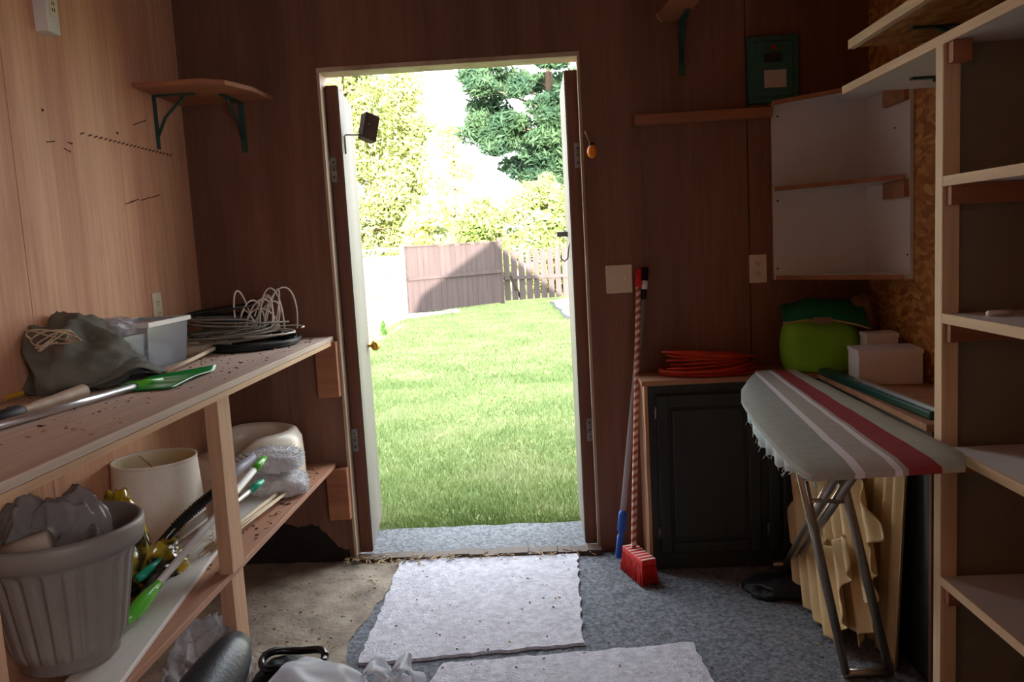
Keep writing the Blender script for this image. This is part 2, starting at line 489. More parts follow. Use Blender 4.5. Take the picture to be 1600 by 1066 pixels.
m.box((XL - WT, YB, 0), (DL, YB + .012, ZC)); m.box((DR, YB, 0), (sx - .002, YB + .012, ZC)); m.box((sx + .002, YB, 0), (XR + WT, YB + .012, ZC))
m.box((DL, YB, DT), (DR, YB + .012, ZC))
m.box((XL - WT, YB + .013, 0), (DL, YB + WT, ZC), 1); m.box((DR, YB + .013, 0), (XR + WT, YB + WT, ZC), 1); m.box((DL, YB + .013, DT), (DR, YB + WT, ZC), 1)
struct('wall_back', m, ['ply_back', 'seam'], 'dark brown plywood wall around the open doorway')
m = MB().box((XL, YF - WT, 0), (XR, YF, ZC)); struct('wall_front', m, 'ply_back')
m = MB().box((XL - WT, YF - WT, ZC), (XR + WT, YB + WT, ZC + .03)); struct('ceiling', m, 'ply_ceiling')
m = MB().box((XL, YB - .045, ZC - .02), (-.55, YB, ZC)); struct('trim_1', m, 'stud_x')
# gable roof, whose shadow falls on the lawn and the far fence
rx, rz, ex_, ez_ = (XL + XR) / 2, 3.96, 1.63, 2.60
m = MB()
for s in (-1, 1):
    p = [(rx, rz), (rx + s * ex_, ez_), (rx + s * ex_, ez_ + .06), (rx, rz + .06)]
    y0, y1 = YF - .25, YB + .28
    vs = [(a, y, b) for y in (y0, y1) for a, b in p]
    m.add(vs, [(0, 1, 2, 3), (7, 6, 5, 4), (0, 4, 5, 1), (1, 5, 6, 2), (2, 6, 7, 3), (3, 7, 4, 0)])
for y in (YF - WT, YB + .02):
    m.add([(XL - WT, y, ZC + .03), (XR + WT, y, ZC + .03), (rx, y, rz - .02), (XL - WT, y + .06, ZC + .03), (XR + WT, y + .06, ZC + .03), (rx, y + .06, rz - .02)],
          [(0, 1, 2), (5, 4, 3), (0, 3, 4, 1), (1, 4, 5, 2), (2, 5, 3, 0)])
struct('roof', m, 'roofing')
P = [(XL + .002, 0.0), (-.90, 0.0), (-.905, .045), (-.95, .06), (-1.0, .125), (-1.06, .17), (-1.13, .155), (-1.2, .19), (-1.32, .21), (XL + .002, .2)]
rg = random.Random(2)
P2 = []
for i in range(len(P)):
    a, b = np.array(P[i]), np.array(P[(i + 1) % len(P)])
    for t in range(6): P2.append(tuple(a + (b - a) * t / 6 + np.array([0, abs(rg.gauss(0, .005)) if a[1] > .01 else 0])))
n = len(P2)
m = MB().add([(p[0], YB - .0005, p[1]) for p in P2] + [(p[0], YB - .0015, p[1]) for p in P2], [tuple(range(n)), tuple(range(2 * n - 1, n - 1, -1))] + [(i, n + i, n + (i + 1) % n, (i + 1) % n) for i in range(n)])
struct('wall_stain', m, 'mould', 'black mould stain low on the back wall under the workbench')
# frame of the fill-light opening added in the right wall, unseen
m = MB()
for a, b in (((XR - .01, wy0 - .05, wz0 - .05), (XR + WT, wy0, wz1 + .05)), ((XR - .01, wy1, wz0 - .05), (XR + WT, wy1 + .05, wz1 + .05)),
             ((XR - .01, wy0, wz0 - .05), (XR + WT, wy1, wz0)), ((XR - .01, wy0, wz1), (XR + WT, wy1, wz1 + .05))): m.box(a, b)
struct('fill_opening_1', m, 'jamb')
# doorway lining
m = MB()
m.box((DL, YB - .003, 0), (DL + .012, YB + WT + .01, DT)); m.box((DR - .012, YB - .003, 0), (DR, YB + WT + .01, DT))
m.box((DL, YB - .004, DT - .014), (DR, YB + WT + .01, DT + .005))
struct('trim_2', m, 'jamb', 'worn pale wood lining of the doorway', bevel=.002)
rg = random.Random(4)
m = MB()
xs = np.linspace(DL, DR, 18)
for a, b in zip(xs[:-1], xs[1:]): m.box((a, YB - .035 - rg.random() * .012, 0), (b + .004, YB + .03, .018 + rg.random() * .008))
struct('trim_3', m, 'sill_wood', 'splintered wooden door sill', bevel=.004)

# the two door leaves, both swung outwards
def leaf(name, x_in, x_out, far, th, label):
    """x_in: face towards the opening at the hinge end; x_out: outer face; far: face position at the free end"""
    s = 1 if x_out > x_in else -1
    y0, y1 = YB + .055, YB + .56
    dx = far - x_in
    root = thing(name, label, None, (x_in, y0, 0), kind='structure')
    zt = DT - .055
    m = MB().prism([(x_in, y0), (x_out, y0), (x_out + dx, y1), (far, y1)], .015, zt)
    obj('panel', m, 'door_edge', root, bevel=.003)
    e = s * -.004
    m = MB().prism([(x_in, y0 + .004), (x_in + e, y0 + .004), (far + e, y1), (far, y1)], .02, zt - .004)
    obj('face', m, 'door_white', root, label='weathered whitish painted face')
    for z in (.47, 1.62):
        m = MB()
        m.box((min(x_out, x_out + s * .008) - (.026 if s > 0 else 0), y0 - .005, z), (max(x_out, x_out + s * .008) + (.026 if s < 0 else 0), y0 + .002, z + .1))
        m.tube([(x_out + s * .008, y0 - .007, z), (x_out + s * .008, y0 - .007, z + .1)], .007, 10)
        h = obj('hinge', m, 'steel', root)
        m = MB()
        for q in (.02, .05, .08): m.sphere((x_out - s * .012, y0 - .005, z + q), .004, 8)
        obj('screw', m, 'rust', h)
    return root, y0, y1
LX = aty(554, 500, YB + .055)[0]
LF = aty(573, 500, YB + .56)[0]
r1, y0, y1 = leaf('door_1', LX, LX - .05, LF, .05, 'left leaf of the double door, swung outwards, with a brass knob')
kp = atx(582, 540, LX - .02); ky = y1 - .07
kx = LF - .0 + .006; kz = aty(584, 540, ky)[2]
m = MB().tube([(kx - .015, ky, kz), (kx + .03, ky, kz)], .009, 12); kn = obj('knob_stem', m, 'brass', r1)
m = MB().sphere((kx + .042, ky, kz), .026, 16, sc=(.8, 1, 1)); obj('knob', m, 'brass', r1)
# wooden block on a bent hook
bp = aty(576, 200, y0 + .12)
m = MB()
xf = LX - .001
m.tube([(xf + .004, y0 + .06, bp[2] - .11), (xf + .004, y0 + .06, bp[2] - .035), (xf + .012, y0 + .065, bp[2] - .03), (bp[0], bp[1], bp[2] - .03)], .004, 8)
hk = thing('hook_block', 'small dark wooden block held out on a bent steel rod from the left door leaf', 'block', (bp[0], bp[1], bp[2] - .05))
obj('rod', m, 'steel', hk)
ca, sa = math.cos(.5), math.sin(.5)
m = MB().obox(bp, (.030 * ca, .012, -.012), (-.018, .03, .0), (.012, 0, .052)); bb = obj('block', m, 'dark_wood', hk, bevel=.004)
for q in (-.02, .012): obj('screw_head', MB().sphere((bp[0] + q * .4 + .006, bp[1] - .032, bp[2] + q), .004, 8), 'steel', bb)

RX_ = aty(900, 500, YB + .055)[0]
RF = aty(892, 500, YB + .56)[0]
r2, y0, y1 = leaf('door_2', RX_, RX_ + .05, RF, .05, 'right leaf of the double door, swung outwards, with a hook and a latch bar')
q = aty(880, 366, YB + .40)
m = MB().box((q[0] - .03, q[1] - .02, q[2] - .012), (RX_ + .004, q[1] + .02, q[2] + .012)); obj('latch_bar', m, 'steel', r2, bevel=.003)
q = aty(889, 398, YB + .25)
fx = RX_ + (RF - RX_) * .4 - .006
m = MB().tube([(fx + .004, q[1], q[2] + .06), (fx - .004, q[1], q[2] + .02), (fx - .008, q[1], q[2] - .015), (fx - .022, q[1], q[2] - .028), (fx - .036, q[1], q[2] - .018), (fx - .038, q[1], q[2])], .0035, 8)
obj('hook', m, 'steel', r2)

# ------------------------------------------------------------------ rugs, concrete patch and sweepings on the floor
rg = random.Random(11)
def ragged(pts, step=.03, j=.006):
    out = []
    for i in range(len(pts)):
        a, b = np.array(pts[i][:2]), np.array(pts[(i + 1) % len(pts)][:2])
        n = max(2, int(np.linalg.norm(b - a) / step))
        for t in range(n): out.append(tuple(a + (b - a) * t / n + np.array([rg.uniform(-j, j), rg.uniform(-j, j)])))
    return out
A = [atz(630, 872, 0), atz(902, 868, 0), atz(912, 1010, 0), atz(560, 1042, 0)]
one('rug', MB().prism(ragged(A), .001, .012), 'rug', 'pale grey rug piece laid just inside the door sill', 'rug')
B = [atz(690, 1040, 0), atz(1082, 1006, 0), atz(1135, 1110, 0), (.36, 1.35), (-.5, 1.35), atz(640, 1120, 0)]
B = [(float(p[0]), float(p[1]) - .01) for p in B]
one('rug', MB().prism(ragged(B), .001, .012), 'rug', 'pale grey rug piece at the bottom edge, nearest the viewer', 'rug')
P = [(XL, 3.405), (-.62, 3.38), (-.68, 3.0), (-.74, 2.75), (-.70, 2.5), (-.86, 2.2), (XL, 1.9)]
one('floor_patch', MB().prism(ragged(P, .05, .015), .0005, .003), 'concrete', 'dusty tan bare concrete left of the pale rug', 'floor patch', kind='structure')
def bits(name, n, region, z, label, smin, smax, mats, seed, straw=False):
    g = random.Random(seed); vs, fs = [], []
    m = MB()
    for i in range(n):
        x, y = region(g)
        s = g.uniform(smin, smax); a = g.uniform(0, 6.28); el = g.uniform(3, 12) if straw else g.uniform(1, 2.2)
        ca, sa = math.cos(a), math.sin(a)
        m.obox((x, y, z + s * .25), (ca * s * el / 2, sa * s * el / 2, g.uniform(-.1, .3) * s), (-sa * s / 2, ca * s / 2, 0), (0, 0, s * .22), g.randrange(len(mats)))
    o = obj(name, m, mats); tag(o, label, 'debris', kind='stuff'); return o
bits('floor_crumbs', 200, lambda g: (g.uniform(-.85, .9), g.uniform(1.9, 3.33)), 0.013, 'dark crumbs and bits scattered over the rugs and floor', .002, .006, ['debris', 'straw'], 3)
bits('sill_straw', 260, lambda g: (min(g.uniform(-.92, .17), g.uniform(-.92, .3)), 3.37 + g.gauss(-.01, .025)), .02, 'straw and splinters swept against the door sill', .002, .004, ['straw', 'debris'], 5, True)
bits('patch_dirt', 160, lambda g: (g.uniform(-1.2, -.72), g.uniform(2.35, 3.3)), .005, 'dirt and chips on the bare concrete by the bench', .002, .005, ['debris', 'straw'], 8)

# ------------------------------------------------------------------ workbench along the left wall
ZT, ZL = .982, .441
FXT, FXL = -.90, -.93
wb = thing('workbench', 'two-tier plywood workbench with stud posts along the left wall', 'workbench', (-1.17, 2.2, 0))
obj('bench_top', MB().box((XL, .8, ZT - .019), (FXT, YB - .001, ZT)), 'ply_bench', wb, bevel=.002)
obj('edge_strip', MB().box((FXT - .018, .8, ZT - .036), (FXT, YB - .05, ZT - .0195)), 'stud_y', wb)
obj('lower_shelf', MB().box((XL, .8, ZL - .019), (FXL, YB - .001, ZL)), 'ply_low', wb, bevel=.002)
for y in (2.20, 1.17):
    obj('post', MB().box((FXT - .058, y, ZL), (FXT - .019, y + .089, ZT - .0195)), 'stud', wb, bevel=.002)
    obj('lower_post', MB().box((FXL - .042, y + .02, 0), (FXL - .003, y + .109, ZL - .0195)), 'stud', wb, bevel=.002)
for z, w in ((ZT, .235), (ZL, .225)):
    a = FXT - .075 if z == ZT else FXL - .04
    obj('cleat', MB().box((a, YB - .04, z - .02 - w), (a + .09, YB - .001, z - .022)), 'stud_x', wb, bevel=.003)

bits('bench_dust', 240, lambda g: (g.uniform(-1.4, -.93), g.uniform(1.5, 3.35)), ZT + .001, 'dark grit and shavings on the workbench top', .002, .006, ['debris', 'straw'], 12)
bits('shelf_dust', 140, lambda g: (g.uniform(-1.1, -.95), g.uniform(2.2, 3.35)), ZL + .001, 'dead leaves and grit on the lower workbench shelf', .003, .008, ['debris', 'straw'], 13)

# --- on the bench top
def T(px, py, dz=0): return atz(px, py, ZT + dz)
# clear storage bin
br = np.array([-1.275, 2.56, ZT]); bw = .15; bx0 = br[0] - bw; by0, by1 = 2.56, 2.83
cb = thing('storage_bin', 'clear plastic storage bin by the wall outlet', 'storage bin', ((bx0 + br[0]) / 2, (by0 + by1) / 2, ZT))
h = .155
def tapered(m, x0, x1, y0, y1, z0, z1, e, th=.0025):
    o = [(x0, y0), (x1, y0), (x1, y1), (x0, y1)]; p = [(x0 - e, y0 - e), (x1 + e, y0 - e), (x1 + e, y1 + e), (x0 - e, y1 + e)]
    vs = [(a, b, z0) for a, b in o] + [(a, b, z1) for a, b in p]
    m.add(vs, [(3, 2, 1, 0), (0, 1, 5, 4), (1, 2, 6, 5), (2, 3, 7, 6), (3, 0, 4, 7)])
m = MB(); tapered(m, bx0, br[0], by0, by1, ZT + .002, ZT + h, .012); obj('tub', m, 'bin_plastic', cb, solid=.003)
m = MB()
e0, e1 = .012, .02
x0, x1, ya, yb = bx0, br[0], by0, by1
ring = lambda e: [(x0 - e, ya - e), (x1 + e, ya - e), (x1 + e, yb + e), (x0 - e, yb + e)]
a, b = ring(e0), ring(e1)
vs = [(p[0], p[1], ZT + h) for p in a] + [(p[0], p[1], ZT + h) for p in b] + [(p[0], p[1], ZT + h - .014) for p in b]
m.add(vs, [(i, (i + 1) % 4, 4 + (i + 1) % 4, 4 + i) for i in range(4)] + [(4 + i, 4 + (i + 1) % 4, 8 + (i + 1) % 4, 8 + i) for i in range(4)])
obj('rim', m, 'white_plastic', cb, solid=.003)
m = MB(); m.lump((bx0 + .075, by0 + .13, ZT + .006), (.055, .09, .07), 3, .2, sub=3); obj('contents', m, 'grey_plastic', cb, label='pale scraps inside the bin')
# shallow lid and crumpled wrap on the left of the bin
l0 = np.array([-1.345, 2.42, ZT])
m = MB(); tapered(m, l0[0] - .095, l0[0] + .06, l0[1] - .12, l0[1] + .12, ZT + .001, ZT + .125, .01)
one('plastic_tub', m, 'bin_plastic', 'frosted plastic tub behind the grey-green canvas bundle', 'tub', solid=.003)
m = MB().lump((l0[0] + .0, l0[1] + .08, ZT + .126), (.05, .075, .05), 7, .35, sub=4)
one('plastic_wrap', m, 'clear_plastic', 'crumpled clear plastic wrap on top of the frosted tub', 'plastic wrap')
# canvas bundle
c0 = T(150, 600); c0 = (c0[0] - .015, c0[1] + .02, ZT)
cv = thing('canvas_bundle', 'crumpled grey-green canvas hat with drawstring, on the bench', 'hat', c0)
m = MB().lump((c0[0] - .02, c0[1] - .02, ZT + .001), (.135, .165, .175), 21, .30, 1.5, 5, -.35, fn=lambda p: Vector((p.x, p.y, p.z * (1 - .25 * p.x) if p.z > 0 else p.z)))
m.v = [(max(p[0], XL + .004), p[1], p[2]) for p in m.v]
obj('crown', m, 'khaki', cv)
m = MB()
def brim(s, t):
    a = -2.2 + 3.4 * s; r = .115 + .095 * t
    wv = .020 * math.sin(9 * s + 3) * t + .022 * noise.noise(Vector((s * 7, t * 3, 2)))
    return (c0[0] - .02 + r * math.cos(a) * 1.05, c0[1] + r * math.sin(a) * .95, max(ZT + .003, ZT + .09 - .07 * t + wv))
m.grid(brim, 40, 10); obj('brim', m, 'khaki', cv, solid=.004)
m = MB()
p = T(85, 535, .15)
for kk in range(4):
    g = random.Random(kk)
    pts = [(p[0] + (.03 + .012 * kk) * math.cos(t * 1.1 + kk) + g.uniform(-.003, .003), p[1] + .05 * math.sin(t * 1.1 + kk), ZT + .155 + .022 * math.sin(t * 1.3 + kk * 2) + kk * .004) for t in np.linspace(0, 6, 26)]
    m.tube(pts, .0022, 6)
obj('drawstring', m, 'glove', cv)
# coil of old cables at the far end
def coil(m, c, rx_, ry_, turns, r, hgt, seed, jit=.08, tilt=0, tz=(0, 0, 0)):
    g = random.Random(seed); pts = []
    n = int(turns * 22)
    ph = [g.uniform(0, 6.28) for _ in range(6)]
    for i in range(n + 1):
        a = 2 * math.pi * i / 22
        q = i / n
        w = 1 + jit * math.sin(a * .37 + ph[0]) + jit * .6 * math.sin(a * .91 + ph[1])
        x, y = rx_ * w * math.cos(a), ry_ * w * math.sin(a)
        z = r + (hgt - r) * (.5 + .5 * math.sin(a * .23 + ph[2])) * (.6 + .4 * math.sin(a * .5 + ph[3]))
        z = max(r, z) + x * tz[0] + y * tz[1]
        pts.append((c[0] + x, c[1] + y, c[2] + max(z, r)))
    m.tube(pts, r, 6); return m
kc = T(360, 530)
kx, kyy = -1.19, 3.16
one('cable_coil', coil(MB(), (kx + .05, kyy, ZT), .15, .2, 9, .006, .035, 2), 'dark_cable', 'flat coil of black cable at the far end of the workbench', 'cable')
one('cable_coil', coil(MB(), (kx - .04, kyy - .02, ZT + .04), .15, .17, 14, .0038, .085, 5, .30), 'grey_cable', 'tangle of grey-brown wire on top of the black cable coil', 'cable')
one('cable_coil', coil(MB(), (kx - .09, kyy + .05, ZT + .1), .12, .14, 7, .004, .06, 8, .2), 'dark_cable', 'loose dark wire heaped behind the grey wire tangle', 'cable')
m = MB(); g = random.Random(3)
wc = np.array([kx + .06, kyy - .0, ZT + .06])
for i in range(11):
    a = g.uniform(-.9, .9); hh = g.uniform(.08, .17); wd = g.uniform(.03, .07); dx = g.uniform(-.07, .09); lean = g.uniform(-.04, .06)
    pts = []
    for t in np.linspace(0, 1, 18):
        th = t * math.pi
        pts.append((wc[0] + dx + wd * math.cos(th) * math.cos(a) + lean * math.sin(th), wc[1] + wd * math.cos(th) * math.sin(a), wc[2] + hh * math.sin(th)))
    m.tube(pts, .0032, 6)
coil(m, wc + np.array([.02, 0, -.02]), .12, .13, 3, .0032, .03, 4, .2)
one('wire_bundle', m, 'white_cable', 'bundle of white wire standing up in loops above the cable coils', 'wire')
# padded stick and glove
a, b = T(262, 580, .012), T(348, 541, .02)
st = thing('padded_stick', 'thin wooden stick with a padded pale knob, pointing to the doorway', 'stick', (b[0], b[1], ZT))
obj('shaft', MB().tube([a, (b[0] - .01, b[1] - .02, b[2])], .007, 10), 'raw_wood', st)
obj('padded_head', MB().lump((b[0], b[1], ZT + .001), (.034, .04, .042), 5, .12, sub=3), 'glove', st)
p = T(305, 553)
m = MB().lump((p[0], p[1], ZT + .001), (.07, .07, .045), 31, .3, 1.8, 4)
one('work_glove', m, 'glove', 'crumpled beige work glove lying behind the padded stick', 'glove')
# green shovel with a silver shaft
sa_, sb_ = T(-40, 676, .012), T(232, 598, .014)
sv = thing('snow_shovel', 'green plastic scoop on a long silver shaft, along the bench', 'shovel', (sb_[0], sb_[1], ZT))
obj('shaft', MB().tube([sa_, sb_], .0095, 12), 'alu', sv)
q0, q1, q2, q3 = T(172, 613, .006), T(268, 607, .004), T(338, 574, .012), T(225, 592, .016)
m = MB()
def scoop(s, t):
    p = (1 - s) * ((1 - t) * q0 + t * q3) + s * ((1 - t) * q1 + t * q2)
    z = .006 + .010 * math.sin(math.pi * t) ** 2 * (1 - s * .5) + .006 * abs(math.sin(5 * math.pi * t)) * (1 - s) + .014 * (t > .97)
    return (p[0], p[1], ZT + z)
m.grid(scoop, 14, 24); obj('scoop', m, 'green_plastic', sv, solid=.003)
mid = (q0 + q3) / 2
obj('socket', MB().tube([sb_ - (sb_ - sa_) * .10, sb_, (q1 + q2) / 2 * .3 + sb_ * .7 + np.array([0, 0, .004])], [.013, .012, .006], 10), 'lime_plastic', sv)
# wooden handled tools
a, b = T(28, 645, .02), T(130, 611, .02)
tl = thing('garden_tool', 'grey weathered wooden handle with a black ferrule, nearest on the bench', 'tool', ((a[0] + b[0]) / 2, (a[1] + b[1]) / 2, ZT))
dr = (b - a) / np.linalg.norm(b - a)
ts = np.linspace(0, 1, 12)
obj('handle', MB().tube([a + (b - a) * t for t in ts] + [b + dr * .008], [.012 + .006 * t for t in ts] + [.010], 14), 'handle_wood', tl)
obj('ferrule', MB().tube([a - dr * .16 - np.array([0, 0, 0]), a - dr * .02, a - dr * .004, a + dr * .012], [.017, .018, .019, .015], 14), 'black_rubber', tl)
a, b = T(-10, 610, .03), T(95, 575, .05)
one('garden_tool', MB().tube([a, (a + b) / 2, b, b + (b - a) * .1], [.013, .015, .017, .01], 14), 'dark_wood', 'dark brown wooden handle tucked behind the canvas hat', 'tool')
a, b = T(-20, 628, .008), T(95, 600, .008)
one('painted_stick', MB().tube([a, b], .007, 10), 'yellow_paint', 'thin yellow painted stick between the wooden handles', 'stick')
a, b = T(0, 600, .015), T(60, 570, .03)
one('trowel_blade', MB().lump((b[0] - .05, b[1] - .05, ZT + .001), (.09, .13, .06), 17, .2, 1.5, 4), 'black_rubber', 'dark bundle of rubber behind the tool handles', 'bundle')

# --- lower shelf
def L(px, py, dz=0): return atz(px, py, ZL + dz)
# white panel strip
pa = [L(372, 840), L(338, 868), L(170, 1090), L(100, 1090), L(300, 850)]
one('plank', MB().prism([tuple(p[:2]) for p in (L(440, 775), L(400, 800), L(338, 870), L(196, 1066), L(130, 1160), L(30, 1160), L(265, 880), L(410, 765))], ZL + .001, ZL + .014), 'panel_board',
    'long white panelling strip lying on the lower shelf', 'plank', bevel=.002)
# flower pot
q = L(114, 1036)
pc = np.array([q[0], q[1], ZL + .015])
fp = thing('flower_pot', 'large taupe ribbed plastic flower pot full of plastic bags', 'flower pot', tuple(pc))
hp = .30
prof = [(.0, 0), (.088, 0), (.094, .006), (.096, .03), (.104, .034), (.114, .055), (.142, hp - .075), (.148, hp - .06), (.150, hp - .052), (.163, hp - .05), (.168, hp - .02), (.168, hp - .006), (.164, hp), (.156, hp), (.152, hp - .01), (.138, hp - .05), (.125, hp - .1), (.095, .06), (.0, .05)]
def rib(a, i):
    return 1 - (.085 * max(0, math.cos(a * 24)) ** .5 if 5 <= i <= 6 else 0)
prof = [(r * 1.06, z * 1.02) for r, z in prof]
obj('shell', MB().lathe(prof, pc, 288, rib=rib), 'pot_plastic', fp)
fz = pc[2] + .2
for (dx, dy, sz, hh, sd, mt, lb) in ((-.065, -.01, (.06, .07), .19, 3, 'grey_bag', 'translucent grey plastic bag standing up in the taupe flower pot, its left half'),
                                 (.01, .03, (.07, .07), .195, 9, 'grey_bag', 'translucent grey plastic bag in the middle of the taupe flower pot'),
                                 (.07, .02, (.05, .06), .125, 15, 'grey_bag', 'small grey plastic bag tucked in at the right rim of the flower pot')):
    m = MB().lump((pc[0] + dx, pc[1] + dy, fz - .05), (sz[0], sz[1], hh), sd, .40, 1.15, 5, -.6)
    one('plastic_bag', m, mt, lb, 'bag')
m = MB().tube([(pc[0] - .07, pc[1] - .105, fz + .06), (pc[0] + .03, pc[1] - .07, fz + .085)], .034, 20)
m.tube([(pc[0] - .07, pc[1] - .106, fz + .06), (pc[0] - .0, pc[1] - .085, fz + .075)], .028, 20)
one('paper_roll', m, 'card', 'pale cardboard roll lying on the bags in the flower pot', 'roll')
m = MB().lump((pc[0] - .02, pc[1] - .03, fz - .09), (.07, .06, .13), 44, .2, 1.6, 4)
one('bundle', m, 'black_rubber', 'black lump under the cardboard roll in the flower pot', 'bundle')
# lampshade
q = L(253, 828); lc = np.array([q[0], q[1], ZL])
ls = thing('lampshade', 'cream drum lampshade standing on the lower shelf', 'lampshade', tuple(lc))
hs = .245
obj('outer_cloth', MB().lathe([(.146, 0), (.132, hs)], lc, 64), 'shade_outside', ls)
obj('lining', MB().lathe([(.143, .001), (.129, hs - .001)], lc, 64), 'shade_inside', ls)
obj('rim_band', MB().lathe([(.1285, hs - .008), (.1335, hs - .008), (.1335, hs + .001), (.1285, hs + .001), (.1285, hs - .008)], lc, 64), 'shade_outside', ls)
m = MB()
for a in (.3, 2.4, 4.5): m.tube([(lc[0] + .129 * math.cos(a), lc[1] + .129 * math.sin(a), ZL + hs - .012), (lc[0] + .02 * math.cos(a), lc[1] + .02 * math.sin(a), ZL + hs - .035)], .002, 6)
m.tube([(lc[0] + .02 * math.cos(a), lc[1] + .02 * math.sin(a), ZL + hs - .035) for a in np.linspace(0, 6.283, 18)], .002, 6)
obj('spider_frame', m, 'brass', ls)
# yellow and black packaging
for c, s, hh, sd, lb in (((-1.19, 2.12, ZL + .001), (.05, .09), .24, 4, 'yellow and black foil bag crumpled between flower pot and lampshade'),
                     ((-1.12, 2.2, ZL + .016), (.05, .10), .075, 13, 'low yellow foil bag under the poles below the lampshade')):
    one('foil_bag', MB().lump(c, (s[0], s[1], hh), sd, .35, 1.5, 5, -.5), 'yellow_bag', lb, 'bag')
# moulded white seat riser at the end of the lower shelf
rc = np.array([-1.22, 3.19, ZL])
m = MB()
n = 60
prof = [(.62, 0), (.66, .25), (.68, .7), (.72, .92), (.8, 1.0), (.9, .96), (.98, .8), (1.0, .4), (1.0, 0)]
vs, fs = [], []
for i, (r, z) in enumerate(prof):
    for j in range(n):
        a = 2 * math.pi * j / n
        hh = .20 - .08 * (1 / (1 + math.exp(-9 * (-math.cos(a - .6) - .35))))
        vs.append((rc[0] + r * .215 * math.cos(a), rc[1] + r * .20 * math.sin(a), rc[2] + z * hh))
for i in range(len(prof) - 1):
    for j in range(n): fs.append((i * n + j, i * n + (j + 1) % n, (i + 1) * n + (j + 1) % n, (i + 1) * n + j))
m.add(vs, fs, 0, True)
one('seat_riser', m, 'seat_plastic', 'cream moulded plastic seat riser at the far end of the lower shelf', 'seat')
# fluffy duster heads
def fluffy(c, dims, seed, ang):
    m = MB()
    m.lump(c, dims, seed, .10, 2.4, 5, -.7, ridged=False, rot=ang, fn=lambda p: Vector((max(-.85, min(.85, p.x)) * 1.1, max(-.8, min(.8, p.y)) * 1.1, p.z)))
    g = random.Random(seed); o = []
    for (x, y, z) in m.v[::2]:
        nrm = Vector((x - c[0], y - c[1], z - c[2] - dims[2] * .3)).normalized()
        nrm = nrm + Vector((g.uniform(-.6, .6), g.uniform(-.6, .6), g.uniform(-.4, .4)))
        tip = Vector((x, y, z)) + nrm * g.uniform(.006, .014)
        o.append(((x, y, z), tip, nrm))
    for b_, t_, nn in o:
        sd = nn.orthogonal().normalized() * .0022; b_ = Vector(b_)
        if t_.z < c[2]: continue
        m.add([b_ - sd, b_ + sd, t_], [(0, 1, 2)])
    return m
p1, p2 = L(425, 745, .02), L(435, 725, .09)
p1 = np.array([-1.03, 2.97, ZL]); 
one('duster_head', fluffy((p1[0], p1[1], ZL + .002), (.10, .085, .085), 6, .3), 'fluff', 'lower of the two fluffy grey-white duster pads', 'duster')
one('duster_head', fluffy((p1[0] - .02, p1[1] + .02, ZL + .09), (.10, .08, .085), 9, .1), 'fluff', 'upper fluffy grey-white duster pad, in front of the seat riser', 'duster')
a, b = L(352, 748, .11), L(385, 722, .15)
m = MB().tube([(-1.13, 2.66, ZL + .10), (-1.11, 2.74, ZL + .15), (-1.08, 2.86, ZL + .175)], [.012, .02, .012], 12)
for i in range(9): m.tube([(-1.135 + i * .006, 2.66 + i * .022, ZL + .13 + i * .006), (-1.16 + i * .006, 2.655 + i * .022, ZL + .15 + i * .006)], .004, 6)
one('scrub_brush', m, 'grey_plastic', 'grey plastic brush lying against the duster pads behind the post', 'brush')
# long poles running forward along the shelf
def seg(a, b, t): return a + (b - a) * t
def pole(name, label, cat, a, b, parts):
    a, b = np.array(a), np.array(b)
    r = thing(name, label, cat, tuple((a + b) / 2 * np.array([1, 1, 0]) + np.array([0, 0, min(a[2], b[2])])))
    for nm, t0, t1, rs, mt in parts:
        n = len(rs); obj(nm, MB().tube([seg(a, b, t0 + (t1 - t0) * i / (n - 1)) for i in range(n)], rs, 14), mt, r)
    return r
P1a, P1b = L(198, 985, .014), L(413, 716, .17)
P1b = aty(413, 716, 2.66)
pole('mop_pole', 'white pole with bright green grip and tip, foremost on the lower shelf', 'pole', (P1a[0], P1a[1], ZL + .034), P1b,
     [('grip', 0, .18, [.008, .018, .021, .019, .015, .012], 'lime_plastic'), ('tube', .17, .93, [.0105, .0105], 'white_plastic'), ('tip', .9, 1.0, [.012, .014, .013, .010], 'lime_plastic')])
P2a, P2b = L(215, 905, .05), aty(410, 752, 2.62)
pole('mop_pole', 'thin silver pole with teal ends behind the green-gripped pole', 'pole', P2a, P2b,
     [('grip', 0, .16, [.011, .013, .012], 'teal_plastic'), ('tube', .15, .9, [.009, .009], 'alu'), ('tip', .88, 1.0, [.011, .012, .009], 'teal_plastic')])
# black spiral hose
a, b = L(236, 868, .06), aty(338, 768, 2.36)
m = MB(); rs = []; pts = []
N = 150
for i in range(N + 1):
    t = i / N; p = seg(np.array(a), np.array(b), t) + np.array([0, 0, .012 * math.sin(math.pi * t)]); pts.append(tuple(p)); rs.append(.014 + .0035 * (math.sin(i * 2 * math.pi / 5) > 0) * (1 if t > .35 else 0))
m.tube(pts, rs, 14)
one('ribbed_hose', m, 'black_gloss', 'black ribbed hose lying diagonally beside the lampshade', 'hose')
a, b = L(268, 845, .055), aty(340, 790, 2.3)
one('plastic_pipe', MB().tube([a, b], .011, 14), 'white_plastic', 'short white pipe with open end tied alongside the ribbed hose', 'pipe')
